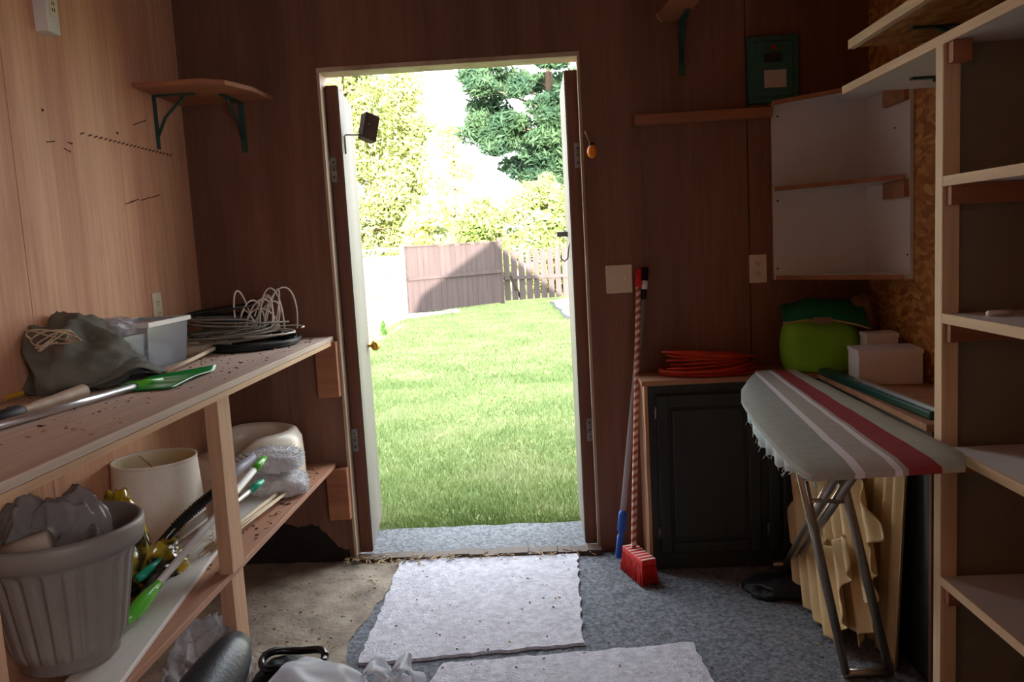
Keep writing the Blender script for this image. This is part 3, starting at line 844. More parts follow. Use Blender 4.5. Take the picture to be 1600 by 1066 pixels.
# stakes
for (x0, y0_, x1, y1_, rr, lb) in ((322, 858, 436, 770, .008, 'pale wooden stake, rearmost of the three thin stakes on the white strip'), (330, 862, 446, 772, .004, 'thin pale cane, middle of the three stakes on the white strip'),
                         (312, 868, 452, 766, .004, 'thin pale cane nearest the shelf edge, right of the other stakes')):
    one('garden_stake', MB().tube([L(x0, y0_, .024), L(x1, y1_, .024)], rr, 8), 'raw_wood', lb, 'stake')
m = MB(); g = random.Random(6)
wc = L(305, 842, .06)
for i in range(5):
    m.tube([(wc[0] + .05 * math.cos(t + i) + g.uniform(-.003, .003), wc[1] + .06 * math.sin(t + i), wc[2] - .005 + .022 * math.sin(t * 1.7 + i)) for t in np.linspace(0, 5, 24)], .0018, 6)
one('wire_tie', m, 'white_cable', 'loops of thin white wire around the poles by the post', 'wire')

# --- under the shelf and on the floor at the left
one('plastic_bag', MB().lump((-1.02, 2.2, .004), (.09, .13, .26), 23, .4, 2.4, 5, -.6), 'clear_plastic', 'crumpled clear plastic bag under the lower shelf beside the post', 'bag')
a = np.array([-.93, 1.56, .13]); b = aty(372, 1004, 2.14)
m = MB().tube([seg(a, b, t) for t in np.linspace(0, 1, 14)], [.098, .10, .10, .10, .098, .096, .094, .09, .085, .08, .074, .066, .056, .04], 28)
one('leather_roll', m, 'black_vinyl', 'shiny black padded roll on the floor below the lower shelf', 'roll')
one('rubber_mat', MB().lump((-.80, 2.2, .003), (.10, .11, .17), 27, .14, 1.8, 4, -.5), 'black_rubber', 'dark bundle on the floor behind the white carrier bag', 'bundle')
cp = np.array([-.77, 2.2, .185])
m = MB().tube([cp + np.array([.09 * math.cos(t), .06 * math.sin(t), .006 * math.sin(3 * t)]) for t in np.linspace(0, 6.283, 30)], .011, 10)
one('cable_loop', m, 'black_gloss', 'black rubber loop lying on the dark bundle behind the white bag', 'loop')
bg_ = thing('carrier_bag', 'white translucent carrier bag on the floor at the bottom left', 'bag', (-.62, 1.92, 0))
obj('body', MB().lump((-.655, 1.97, .002), (.17, .16, .27), 33, .15, 1.2, 5, -.5), 'white_film', bg_)
def handle_loop(sx_, c, w, hh, seed):
    m = MB()
    def f(s, t):
        a = math.pi * s
        x = c[0] + w * math.cos(a); z = c[2] + hh * math.sin(a) ** .8
        n_ = noise.noise(Vector((s * 5, t * 4, seed)))
        return (x + .014 * n_, c[1] + (t - .5) * .07 + .03 * n_, z + .018 * n_ * t)
    m.grid(f, 34, 10); return m
obj('handle', handle_loop(1, (-.50, 2.03, .13), .045, .12, 2), 'white_film', bg_, solid=.0012)
obj('handle', handle_loop(1, (-.43, 2.06, .10), .045, .14, 5), 'white_film', bg_, solid=.0012)
obj('gathered_top', MB().lump((-.47, 2.03, .002), (.08, .08, .19), 41, .4, 2.0, 5, -.5), 'white_film', bg_)

# ------------------------------------------------------------------ fittings on the left and back walls
# metal socket strip, high on the left wall
p = atx(66, 54, XL)
ps = thing('socket_strip', 'white metal socket strip high on the left wall', 'socket strip', (XL, p[1], p[2]))
obj('housing', MB().box((XL, p[1] - .035, p[2]), (XL + .04, p[1] + .03, p[2] + .32)), 'white_paint', ps, bevel=.003)
for i in range(3):
    z = p[2] + .05 + i * .09
    m = MB().box((XL + .038, p[1] - .018, z), (XL + .043, p[1] + .014, z + .05))
    so = obj('socket', m, 'ivory', ps, bevel=.002)
    m = MB()
    for dz in (.012, .03): m.box((XL + .0425, p[1] - .008, z + dz), (XL + .044, p[1] - .005, z + dz + .01)); m.box((XL + .0425, p[1] + .002, z + dz), (XL + .044, p[1] + .005, z + dz + .01))
    obj('slot', m, 'socket_dark', so)
def outlet(o, ux, nz_, label, w=.07, hgt=.115, gang=1, switch=False):
    """o: centre on the wall, ux: along the wall, nz_: into the room"""
    o, ux, nz_ = np.array(o, float), np.array(ux, float), np.array(nz_, float); up = np.array([0, 0, 1.])
    r = thing('light_switch' if switch else 'wall_outlet', label, 'switch' if switch else 'outlet', tuple(o - up * hgt / 2))
    obj('plate', MB().obox(o + nz_ * .003, ux * w / 2, up * hgt / 2, nz_ * .003), 'ivory', r, bevel=.002)
    for gi in range(gang):
        cx = (gi - (gang - 1) / 2) * .046
        if switch:
            obj('toggle', MB().obox(o + ux * cx + nz_ * .010 + up * .004, ux * .004, up * .009 + nz_ * .003, nz_ * .005), 'ivory', r)
        else:
            for s in (-1, 1):
                c = o + ux * cx + up * s * .02
                so = obj('socket', MB().obox(c + nz_ * .0068, ux * .015, up * .013, nz_ * .0012), 'ivory', r, bevel=.002)
                m = MB()
                for dx in (-.006, .006): m.obox(c + ux * dx + up * .003 + nz_ * .0082, ux * .0012, up * .004, nz_ * .0004)
                m.obox(c - up * .007 + nz_ * .0082, ux * .002, up * .002, nz_ * .0004)
                obj('slot', m, 'socket_dark', so)
    return r
p = atx(245, 482, XL); outlet((XL, p[1], p[2]), (0, 1, 0), (1, 0, 0), 'ivory outlet on the left plywood wall above the storage bin')
p = aty(967, 436, YB); outlet((p[0], YB, p[2]), (1, 0, 0), (0, -1, 0), 'wide ivory double switch plate right of the doorway', .108, .115, 2, True)
p = aty(1184, 420, YB); outlet((p[0], YB, p[2]), (1, 0, 0), (0, -1, 0), 'ivory outlet on the back wall beside the white corner shelf', .07, .115)

# nails and staples in the left wall
def nail(px, py, ln, dirv, label):
    p = atx(px, py, XL); p = np.array([XL, p[1], p[2]]); dv = np.array(dirv, float); dv /= np.linalg.norm(dv)
    m = MB().tube([p - dv * .003, p + dv * ln], .0016, 6); m.tube([p + dv * ln, p + dv * (ln + .0015)], .0028, 8)
    return one('nail', m, 'rust', label, 'nail', 'nails in the left plywood wall')
nail(208, 195, .045, (.7, .6, .35), 'long bent nail below the high corner shelf, on the left plywood wall')
nail(73, 222, .02, (.9, .5, .1), 'nail left of the row of staples in the left plywood wall')
for i, (x, y) in enumerate(((196, 319), (203, 316), (221, 313), (236, 309))):
    nail(x, y, .03, (.7, .6, .3), 'one of four short nails in a slanting group on the left wall above the bin')
nail(100, 232, .022, (.9, -.1, -.5), 'lower-left stub nail under the staple row on the left wall')
nail(106, 222, .016, (.9, -.3, -.4), 'upper-right stub nail under the staple row on the left wall')
for px, py in ((66, 172), (183, 208)):
    p = atx(px, py, XL)
    one('nail', MB().sphere((XL + .001, p[1], p[2]), .0038, 10), 'rust', 'nail head high on the left wall below the socket strip' if px < 100 else 'nail head just above the row of staples on the left wall', 'nail', 'nails in the left plywood wall')
first = None
for i in range(22):
    t = i / 21
    px, py = 127 + 138 * t ** .8, 209 + 34 * t ** .8
    p = atx(px, py, XL)
    if first is None:
        m = MB().tube([(XL - .002, p[1] - .004, p[2] - .002), (XL + .006, p[1] - .003, p[2]), (XL + .006, p[1] + .006, p[2] + .003), (XL - .002, p[1] + .007, p[2] + .003)], .0016, 6)
        first = one('staple', m, 'rust', 'rusty staple in the slanting row across the left plywood wall', 'staple', 'staples in the left plywood wall')
        f0 = np.array(first.location); p0 = p
    else:
        c = first.copy(); C.objects.link(c); c.location = f0 + (p - p0) * np.array([0, 1, 1])

def bracket(name, base, up_len, out, out_len, mt, parent, w=.022, wall_n=None):
    """shelf bracket: a leg down the wall, an arm under the board, a curved brace"""
    b = np.array(base, float); o = np.array(out, float); s = np.cross(o, [0, 0, 1])
    m = MB()
    m.obox(b + o * .003 - np.array([0, 0, up_len / 2]), s * w / 2, o * .003, np.array([0, 0, up_len / 2]))
    m.obox(b + o * out_len / 2 - np.array([0, 0, .003]), s * w / 2, o * out_len / 2, np.array([0, 0, .003]))
    m.tube([b + o * .006 - np.array([0, 0, up_len * .75]), b + o * out_len * .25 - np.array([0, 0, up_len * .42]), b + o * out_len * .75 - np.array([0, 0, .008])], .006, 8)
    return obj(name, m, mt, parent)
# small shelf in the left back corner
zs = 1.955
sh = thing('corner_shelf', 'dark wooden shelf on two green brackets high in the left corner', 'shelf', (-1.28, 3.2, zs))
obj('board', MB().prism([(XL, 3.0), (-1.2, 3.0), (-1.13, 3.05), (-1.08, 3.2), (-1.07, YB), (XL, YB)], zs, zs + .018), 'stud_x', sh, bevel=.002)
p = aty(377, 170, YB)
bracket('bracket', (p[0], YB, zs), .2, (0, -1, 0), .2, 'green_metal', sh)
bracket('bracket', (XL, 3.16, zs), .2, (1, 0, 0), .16, 'green_metal', sh)
# little board and bracket above the doorway, at the top of the frame
zq = 2.16
sh = thing('bracket_shelf', 'small angled board on a bracket near the ceiling, right of the doorway', 'shelf', (.56, 3.2, zq))
pq = [tuple(atz(1028, 28, zq)[:2]), tuple(atz(1051, 52, zq)[:2]), tuple(atz(1094, 0, zq)[:2]), tuple(atz(1072, -24, zq)[:2])]
obj('board', MB().prism(pq, zq, zq + .016), 'stud_x', sh)
a, b = atz(1028, 28, zq), atz(1051, 52, zq)
obj('edge_band', MB().bar((a[0] - .002, a[1], zq + .009), (b[0] - .002, b[1], zq + .009), .004, .018), 'pale_edge', sh)
p = aty(1064, 60, YB); bracket('bracket', (p[0], YB, zq), .21, (0, -1, 0), .18, 'green_metal', sh)
# ledge board
a, b = aty(990, 190, YB), aty(1203, 180, YB)
one('ledge_board', MB().box((a[0], YB - .05, a[2] - .02), (.921, YB, a[2] + .02)), 'stud_x', 'long narrow brown ledge board across the back wall', 'ledge', bevel=.003)
# breaker panel
a, b = aty(1165, 60, YB), aty(1246, 160, YB)
bk = thing('breaker_panel', 'metal breaker panel, green shadow tint in its colour, with a white label', 'breaker panel', ((a[0] + b[0]) / 2, YB, b[2]))
obj('cabinet', MB().box((a[0], YB - .03, b[2]), (b[0], YB, a[2])), 'panel_metal', bk, bevel=.004)
w_, h_ = b[0] - a[0], a[2] - b[2]
dr_ = obj('door', MB().box((a[0] + .025, YB - .038, b[2] + .025), (b[0] - .025, YB - .03, a[2] - .025)), 'panel_metal', bk, bevel=.003)
m = MB()
for i in range(4): m.box((a[0] + .06 + i * .017, YB - .05, b[2] + h_ * .60), (a[0] + .073 + i * .017, YB - .038, b[2] + h_ * .72))
obj('breaker_switch', m, 'socket_dark', dr_)
obj('label_card', MB().box((a[0] + .06, YB - .0395, b[2] + h_ * .22), (a[0] + .145, YB - .038, b[2] + h_ * .48)), 'sticker', dr_, label='blank pale label')
obj('indicator', MB().box((a[0] + .09, YB - .041, b[2] + h_ * .78), (a[0] + .108, YB - .038, b[2] + h_ * .84)), 'red_dot', dr_)
# orange pull hanging on a nail
p = aty(925, 237, YB - .02)
og = thing('orange_float', 'small orange plastic bulb hanging from a nail beside the door frame', 'float', (p[0], YB - .02, p[2] - .03))
obj('bulb', MB().sphere((p[0], YB - .026, p[2]), .024, 16, sc=(.85, .85, 1.15)), 'orange_plastic', og)
obj('cord', MB().tube([(p[0] - .004, YB - .026, p[2] + .022), (p[0] - .02, YB - .02, p[2] + .07), (p[0] - .026, YB - .002, p[2] + .085)], .003, 8), 'straw', og)
obj('collar', MB().tube([(p[0], YB - .026, p[2] + .02), (p[0] - .003, YB - .026, p[2] + .034)], .01, 10), 'black_rubber', og)

# white corner shelf with diagonal fronts
x0, yq, z0, z1 = .923, 3.0, 1.122, 1.828
cs = thing('corner_shelf', 'white melamine corner shelf with wooden edges, open fronted', 'corner shelf', (1.2, 3.25, z0))
obj('back_panel', MB().box((x0, YB - .014, z0), (XR - .002, YB - .001, z1)), 'melamine', cs)
obj('side_panel', MB().box((XR - .015, yq, z0), (XR - .002, YB - .0145, z1)), 'melamine', cs)
for z in (z0, 1.475, z1 - .018):
    s_ = obj('shelf', MB().prism([(x0 + .002, YB - .015), (x0 + .002, YB - .035), (XR - .035, yq + .004), (XR - .016, yq + .004), (XR - .016, YB - .015)], z, z + .016), 'melamine', cs)
    obj('edge_band', MB().bar((x0 + .004, YB - .037, z + .008), (XR - .035, yq + .002, z + .008), .004, .017), 'stud_x', s_)
    if z > z0: obj('cleat', MB().box((XR - .034, yq + .006, z - .062), (XR - .0155, yq + .19, z - .001)), 'counter_wood', cs)
obj('edge_band', MB().box((x0 - .004, YB - .016, z0), (x0 - .0002, YB - .001, z1)), 'stud_x', cs)
for px, py in ((1215, 182), (1215, 314), (1215, 420), (1398, 200), (1418, 398)):
    q = aty(px, py, YB - .014) if px < 1300 else atx(px, py, XR - .015)
    obj('screw_head', MB().sphere((q[0], q[1], q[2]), .004, 8), 'socket_dark', cs)

# ------------------------------------------------------------------ shelving on the right wall
XF, YP = .938, 2.0
su = thing('shelving_unit', 'tall open shelving with pale wooden edges along the right wall', 'shelving', (1.13, 1.4, 0))
obj('post', MB().box((XF, YP, 0), (XF + .04, YP + .038, 1.727)), 'pale_edge_z', su, bevel=.002)
obj('end_panel', MB().box((XF + .041, YP + .02, .02), (XR - .001, YP + .034, 1.727)), 'olive_board', su)
for z, yy in ((1.728, 2.65), (1.405, YP - .001), (1.083, YP - .001), (.765, YP - .03), (.43, YP - .001)):
    s_ = obj('shelf', MB().box((XF + .007, .35, z), (XR - .001, yy, z + .018)), 'melamine', su)
    obj('edge_band', MB().box((XF, .35, z - .004), (XF + .006, yy, z + .019)), 'pale_edge', s_)
    if z < 1.7: obj('cleat', MB().box((XF + .008, YP - .026, z - .048), (XF + .2, YP - .002, z - .001)), 'stud_x', su)
    else: obj('cleat', MB().box((XF + .008, YP - .03, z - .05), (XF + .05, YP - .002, z - .001)), 'stud_x', su)
bracket('bracket', (XR, 2.45, 1.728), .18, (-1, 0, 0), .25, 'green_metal', su)
obj('post', MB().box((XF, .36, 0), (XF + .04, .398, 1.727)), 'pale_edge_z', su, bevel=.002)
# strand board shelf above it
p = atx(1325, 75, XF)
zo = p[2]
so = thing('wall_shelf', 'strand board shelf high above the white shelving', 'shelf', (1.13, 2.0, zo))
obj('board', MB().box((XF + .02, 1.2, zo), (XR - .001, p[1], zo + .018)), 'osb', so)
obj('edge_band', MB().box((XF, 1.2, zo - .004), (XF + .0195, p[1], zo + .022)), 'pale_edge', so)
bracket('bracket', (XR, 2.38, zo), .12, (-1, 0, 0), .28, 'green_metal', so)
bracket('bracket', (XR, 1.5, zo), .12, (-1, 0, 0), .28, 'green_metal', so)
# pen on the middle shelf
p = atz(1565, 489, 1.108)
one('marker_pen', MB().tube([(p[0] - .03, p[1], 1.108), (p[0] + .03, p[1] + .015, 1.108)], .0065, 10), 'white_plastic', 'white pen lying on the right shelving at mid height', 'pen')

# ------------------------------------------------------------------ counter and cupboards in the right corner
ZK = .767
CXL, CYF, CXF, CYE = .36, 3.19, 1.04, 2.27
ct = thing('counter_top', 'worn L-shaped wooden counter top in the right corner', 'counter', (.9, 3.2, ZK - .02))
poly = [(CXL - .01, YB - .001), (CXL - .01, CYF - .015), (CXF - .015, CYF - .015), (CXF - .015, CYE), (XR - .001, CYE), (XR - .001, YB - .001)]
obj('top_board', MB().prism(poly, ZK - .02, ZK), 'counter_wood', ct, bevel=.002)
cab = thing('base_cabinet', 'dark base cabinet with two panelled doors beside the brooms', 'cabinet', (.7, 3.3, 0))
obj('body', MB().box((CXL + .014, CYF, .0), (CXF + .0, YB - .002, ZK - .021)), 'cab_dark', cab)
obj('side_board', MB().box((CXL, CYF - .004, 0), (CXL + .013, YB - .002, ZK - .021)), 'stud', cab, label='bare pale wooden side')
def cab_door(xa, xb, knob_x):
    za, zb = .07, ZK - .06
    fr = MB()
    y1_ = CYF - .001; y0_ = CYF - .018; w = .045
    for a, b in (((xa, y0_, za), (xa + w, y1_, zb)), ((xb - w, y0_, za), (xb, y1_, zb)), ((xa + w, y0_, za), (xb - w, y1_, za + w)), ((xa + w, y0_, zb - w), (xb - w, y1_, zb))): fr.box(a, b)
    dd = obj('door', fr, 'cab_dark', cab, bevel=.004)
    obj('door_panel', MB().box((xa + w + .012, y0_ + .002, za + w + .012), (xb - w - .012, y1_, zb - w - .012)), 'cab_dark', dd, bevel=.009)
    obj('door_back', MB().box((xa + w, y1_ - .006, za + w), (xb - w, y1_, zb - w)), 'cab_dark', dd)
    for z in (za + .06, zb - .09): obj('hinge', MB().tube([(xa - .004, y0_ + .002, z), (xa - .004, y0_ + .002, z + .05)], .005, 8), 'steel', dd)
cab_door(CXL + .045, .80, .77)
cab_door(.83, CXF - .01, .86)
cb2 = thing('base_cabinet', 'dark cupboard under the counter, behind the corrugated sheets', 'cabinet', (1.18, 2.7, 0))
obj('body', MB().box((CXF + .001, CYE + .02, 0), (XR - .002, CYF + .001, ZK - .021)), 'cab_dark', cb2)
obj('end_board', MB().box((CXF + .001, CYE + .004, 0), (XR - .002, CYE + .019, ZK - .021)), 'door_edge', cb2)
# orange extension cord coil
m = coil(coil(MB(), (.635, 3.30, ZK), .155, .08, 16, .0045, .085, 14, .16), (.62, 3.29, ZK), .16, .085, 12, .0045, .10, 5, .12)
one('extension_cord', m, 'orange_cord', 'coiled orange extension cord on the counter left of the green bag', 'cord')
# green reusable bag
gp = atz(1290, 592, ZK)
gx, gy = 1.06, 3.26
rb = thing('shopping_bag', 'lime green reusable shopping bag with dark green trim on the counter', 'bag', (gx, gy, ZK))
def bagf(p):
    f = lambda q, e: math.copysign(abs(q) ** e, q)
    x, y, z = f(p.x, .55), f(p.y, .6), f(p.z, .7)
    if z > 0: z *= 1 + .22 * max(0, -x) - .10 * max(0, x); x *= 1 - .10 * z
    return Vector((x, y, z))
obj('body', MB().lump((gx, gy, ZK + .001), (.15, .095, .23), 51, .07, 1.6, 5, -.7, ridged=False, fn=bagf, rot=-.2), 'bag_lime', rb)
def flap(s, t):
    a = -.2; x = -.145 + .31 * s; y = -.105 + .19 * t
    z = .250 + .022 * math.sin(math.pi * s) - .05 * (1 - t) ** 2 + .012 * noise.noise(Vector((s * 4, t * 3, 8))) - .03 * s * (1 - t)
    return (gx + x * math.cos(a) - y * math.sin(a), gy + x * math.sin(a) + y * math.cos(a), ZK + z)
obj('top_flap', MB().grid(flap, 24, 12), 'bag_green', rb, solid=.004)
q = np.array(flap(.45, .0))
obj('tag', MB().obox(q + np.array([0, -.012, .0]), (.03, -.01, 0), (0, .003, .0), (0, 0, .012)), 'brown_paper', rb)
m = MB().tube([np.array(flap(t, 0)) + np.array([0, -.004, 0]) for t in np.linspace(0, 1, 16)], .004, 6); obj('trim', m, 'straw', rb)
one('paper_bag', MB().lump((1.235, 3.31, ZK + .001), (.055, .07, .27), 61, .2, 1.5, 4, -.7), 'brown_paper', 'dark brown paper bag behind the white box', 'bag')
# white boxes
def carton(name, label, c, w, dd, hh, ang, mt='white_box', lid=False):
    ca_, sa_2 = math.cos(ang), math.sin(ang)
    r = thing(name, label, 'box', c)
    cc = np.array(c) + np.array([0, 0, hh / 2])
    obj('box_body', MB().obox(cc, (ca_ * w / 2, sa_2 * w / 2, 0), (-sa_2 * dd / 2, ca_ * dd / 2, 0), (0, 0, hh / 2)), mt, r, bevel=.002)
    obj('lid', MB().obox(cc + np.array([0, 0, hh / 2 - .006]), (ca_ * (w / 2 + .003), sa_2 * (w / 2 + .003), 0), (-sa_2 * (dd / 2 + .003), ca_ * (dd / 2 + .003), 0), (0, 0, .008)), mt, r, bevel=.002)
    return r
pA = atz(1385, 598, ZK)
carton('storage_box', 'large white box on the counter in front of the green bag', (1.185, 2.95, ZK + .0005), .21, .15, .12, -.12)
carton('storage_box', 'small pale box between the white box and the paper bag', (1.225, 3.10, ZK + .0005), .11, .09, .155, -.1)
# dark green case lying along the counter
a, b = atz(1215, 578, ZK), atz(1470, 622, ZK)
a = np.array([.955, 3.12, ZK]); b = np.array([1.09, 2.30, ZK])
gc = thing('rod_case', 'long dark green case lying along the front of the counter', 'case', tuple((a + b) / 2))
dv = (b - a) / np.linalg.norm(b - a); sd = np.array([dv[1], -dv[0], 0])
a = np.array([CXF - .005, 3.14, ZK]); b = np.array([CXF + .035, 2.31, ZK]); 
obj('case_body', MB().bar(a + np.array([0, 0, .014]), b + np.array([0, 0, .014]), .045, .026), 'green_case', gc, bevel=.006)
obj('case_rail', MB().bar(seg(a, b, .35) + np.array([.0, 0, .031]), b + np.array([.0, 0, .031]), .012, .008), 'alu', gc)

# brooms and poles leaning by the cabinet
pb, pt = atz(990, 866, .09), aty(998, 420, YB - .02)
pb = aty(990, 855, 3.17)
br_ = thing('broom', 'broom with red bristles and a candy-striped handle', 'broom', (pb[0], pb[1], 0))
def striped(m, a, b, r, n, turns, t0, t1):
    """handle wound with two colours: a spiral of alternating faces"""
    a, b = np.array(a), np.array(b); dv = b - a; ln = np.linalg.norm(dv); dv = dv / ln
    n1 = np.cross(dv, [0, 1, 0]); n1 /= np.linalg.norm(n1); n2 = np.cross(dv, n1)
    rows = int(turns * 12); vs = []; fs = []
    for i in range(rows + 1):
        p = a + (b - a) * (t0 + (t1 - t0) * i / rows); tw = 2 * math.pi * i / 12
        for j in range(n):
            an = 2 * math.pi * j / n + tw; vs.append(p + (n1 * math.cos(an) + n2 * math.sin(an)) * r)
    o = len(m.v)
    for i in range(rows):
        for j in range(n):
            m.add([], [], 0)
            m.f.append((o + i * n + j, o + i * n + (j + 1) % n, o + (i + 1) * n + (j + 1) % n, o + (i + 1) * n + j)); m.mi.append(1 if j < n / 2 else 0); m.sm.append(True)
    m.v += [tuple(q) for q in vs]
    return m
hb, ht = np.array([pb[0], pb[1], .105]), np.array(pt)
obj('handle', striped(MB(), hb, ht, .0105, 12, 34, 0, .95), ['broom_white', 'stripe_brown'], br_)
obj('grip', MB().tube([seg(hb, ht, .93), seg(hb, ht, .94), seg(hb, ht, .99), seg(hb, ht, 1.0)], [.0115, .013, .012, .006], 12), 'broom_red', br_)
# head: runs towards the viewer
hc0, hc1 = np.array(atz(985, 858, .06)), np.array(atz(1000, 880, .075))
c = np.array([pb[0] + .015, pb[1] - .045, .09])
ax = np.array([.030, -.085, 0]); ax2 = np.array([.028, .010, 0])
hd = obj('head_block', MB().obox(c, ax, ax2, (0, 0, .011)), 'broom_red', br_, bevel=.004)
m = MB()
for i in range(7):
    t = -.9 + i * .3
    m.obox(c + ax * t + np.array([0, 0, .0115]), ax * .06, ax2 * .96, (0, 0, .001))
obj('stripes', m, 'broom_white', hd)
m = MB(); g = random.Random(9)
for i in range(26):
    for j in range(9):
        b0 = c + ax * (-1 + 2 * i / 25) * .96 + ax2 * (-1 + 2 * j / 8) * .9 - np.array([0, 0, .011])
        b1 = b0 + ax * g.uniform(-.05, .05) + ax2 * ((-1 + 2 * j / 8) * .35 + g.uniform(-.12, .12)) + ax * (-1 + 2 * i / 25) * .08; b1[2] = .003 + g.random() * .004
        m.tube([b0, b1], .0032, 4)
obj('bristles', m, 'broom_red', br_)
q0_, q1_ = aty(967, 872, 3.27), aty(1009, 418, YB - .02)
q0_ = np.array(q0_); q0_[2] = max(q0_[2], .012)
bp_ = thing('mop_pole', 'grey pole with a blue plastic sleeve leaning left of the striped broom', 'pole', (q0_[0], q0_[1], 0))
obj('tube', MB().tube([seg(q0_, q1_, .12), seg(q0_, q1_, .9)], .0125, 14), 'pole_grey', bp_)
obj('sleeve', MB().tube([seg(q0_, q1_, t) for t in (.0, .01, .075, .08, .09, .095, .15, .165)], [.012, .016, .015, .012, .012, .018, .018, .014], 14), 'blue_plastic', bp_)
obj('end_grip', MB().tube([seg(q0_, q1_, .89), seg(q0_, q1_, .9), seg(q0_, q1_, 1.0)], [.013, .014, .013], 14), 'black_rubber', bp_)
obj('ring', MB().tube([seg(q0_, q1_, .925), seg(q0_, q1_, .955)], .0145, 14), 'white_plastic', bp_)

# ------------------------------------------------------------------ ironing board
ZI = .80
def I(px, py): return atz(px, py, ZI)
lf = [I(1182, 578), I(1158, 606), I(1158, 622), I(1180, 655), I(1215, 695), I(1250, 730), I(1268, 739)]
rt = [I(1240, 577), I(1262, 584), I(1300, 602), I(1360, 632), I(1440, 672), I(1512, 707), I(1508, 724)]
ib = thing('ironing_board', 'striped grey and maroon ironing board standing by the counter', 'ironing board', (float(lf[4][0]) + .12, 2.4, 0))
us = [0, .045, .28, .34, .52, .565, .60, .80, .955, 1.0]
um = ['ib_grey', 'ib_grey', 'ib_white', 'ib_mid', 'ib_white', 'ib_mid', 'ib_maroon', 'ib_sage', 'ib_sage']
names = ['ib_grey', 'ib_white', 'ib_mid', 'ib_maroon', 'ib_sage']
m = MB()
# resample both sides
def resample(ps, n):
    ps = [np.array(p, float) for p in ps]; ds = [0]
    for a, b in zip(ps[:-1], ps[1:]): ds.append(ds[-1] + np.linalg.norm(b - a))
    out = []
    for i in range(n):
        t = ds[-1] * i / (n - 1); j = max(jj for jj in range(len(ds)) if ds[jj] <= t + 1e-9); j = min(j, len(ps) - 2)
        out.append(ps[j] + (ps[j + 1] - ps[j]) * ((t - ds[j]) / max(1e-9, ds[j + 1] - ds[j])))
    return out
NV = 26
ax0 = (np.array(lf[0]) + np.array(rt[0])) / 2; ax1 = (np.array(lf[-1]) + np.array(rt[-1])) / 2
axd = (ax1 - ax0) / np.linalg.norm(ax1 - ax0); axl = np.linalg.norm(ax1 - ax0)
def rows(ps):
    ps = [np.array(p, float) for p in ps]; ts = [float((p - ax0) @ axd) for p in ps]
    ts[0], ts[-1] = 0.0, axl
    for i in range(1, len(ts)): ts[i] = max(ts[i], ts[i - 1] + 1e-4)
    return [np.array([np.interp(axl * (j / (NV - 1)) ** 1.3, ts, [p[kk] for p in ps]) for kk in range(3)]) for j in range(NV)]
lf2, rt2 = rows(lf), rows(rt)
Lr0, Lr1, Rr0, Rr1 = I(1160, 596), I(1262, 739), I(1246, 577), I(1514, 716)
cols = len(us); th = .024
vs = []
side = np.cross(axd, [0, 0, 1.]); side = side * (1 if side @ (rt2[8] - lf2[8]) > 0 else -1)
for lay in (0, 1):
    for j in range(NV):
        tt = (j / (NV - 1)) ** 1.3
        lr, rr = Lr0 + (Lr1 - Lr0) * tt, Rr0 + (Rr1 - Rr0) * tt
        a_, b_ = float(lf2[j] @ side), float(rt2[j] @ side)
        for i, uu in enumerate(us):
            w_ = float((lr + (rr - lr) * uu) @ side)
            if i == 0: w_ = a_
            elif i == len(us) - 1: w_ = b_
            w_ = min(max(w_, a_ + .0008 * i), b_ - .0008 * (len(us) - 1 - i))
            p = lf2[j] + (rt2[j] - lf2[j]) * ((w_ - a_) / (b_ - a_))
            e = min(uu, 1 - uu) < .01 or j in (0, NV - 1)
            z = ZI - (.006 if e else 0) if lay == 0 else ZI - th + (.004 if e else 0)
            z += .003 * noise.noise(Vector((p[0] * 9, p[1] * 9, 1))) if lay == 0 else 0
            vs.append((p[0], p[1], z))
n0 = NV * cols
fs, mis = [], []
ix = lambda lay, j, i: lay * n0 + j * cols + i
for j in range(NV - 1):
    for i in range(cols - 1):
        k_ = names.index(um[i])
        fs.append((ix(0, j, i), ix(0, j + 1, i), ix(0, j + 1, i + 1), ix(0, j, i + 1))); mis.append(k_)
        fs.append((ix(1, j, i), ix(1, j, i + 1), ix(1, j + 1, i + 1), ix(1, j + 1, i))); mis.append(k_)
for i in range(cols - 1):
    k_ = names.index(um[i])
    fs.append((ix(0, 0, i), ix(0, 0, i + 1), ix(1, 0, i + 1), ix(1, 0, i))); mis.append(k_)
    fs.append((ix(0, NV - 1, i + 1), ix(0, NV - 1, i), ix(1, NV - 1, i), ix(1, NV - 1, i + 1))); mis.append(k_)
for j in range(NV - 1):
    fs.append((ix(0, j + 1, 0), ix(0, j, 0), ix(1, j, 0), ix(1, j + 1, 0))); mis.append(names.index('ib_grey'))
    fs.append((ix(0, j, cols - 1), ix(0, j + 1, cols - 1), ix(1, j + 1, cols - 1), ix(1, j, cols - 1))); mis.append(names.index('ib_sage'))
m.v = [tuple(p) for p in vs]; m.f = fs; m.mi = mis; m.sm = [True] * len(fs)
obj('padded_cover', m, names, ib, bevel=.005)
# torn lining hanging below the left edge
m = MB(); g = random.Random(21)
lft = resample(lf[2:], 70)
inn = [p + np.array([.012, .0, 0]) for p in lft]
hgt = [(.024 + .034 * math.sin(math.pi * min(1, i / 58)) ** .8 + .008 * noise.noise(Vector((i * .35, 2, 1))) + g.uniform(-.003, .003)) * (1 if i < 60 else .6) for i in range(70)]
fv = []
for i, p in enumerate(inn):
    w_ = .004 * math.sin(i * .7)
    fv.append((p[0] + w_, p[1], ZI - .018)); fv.append((p[0] + w_ * 1.6 + .004, p[1] + .004, ZI - .018 - hgt[i] * .55)); fv.append((p[0] + w_ * 2 + .006, p[1] + .006, ZI - .02 - hgt[i]))
ff = []
for i in range(69):
    for q in (0, 1): ff.append((i * 3 + q, i * 3 + q + 1, (i + 1) * 3 + q + 1, (i + 1) * 3 + q))
m.add(fv, ff, 0, True)
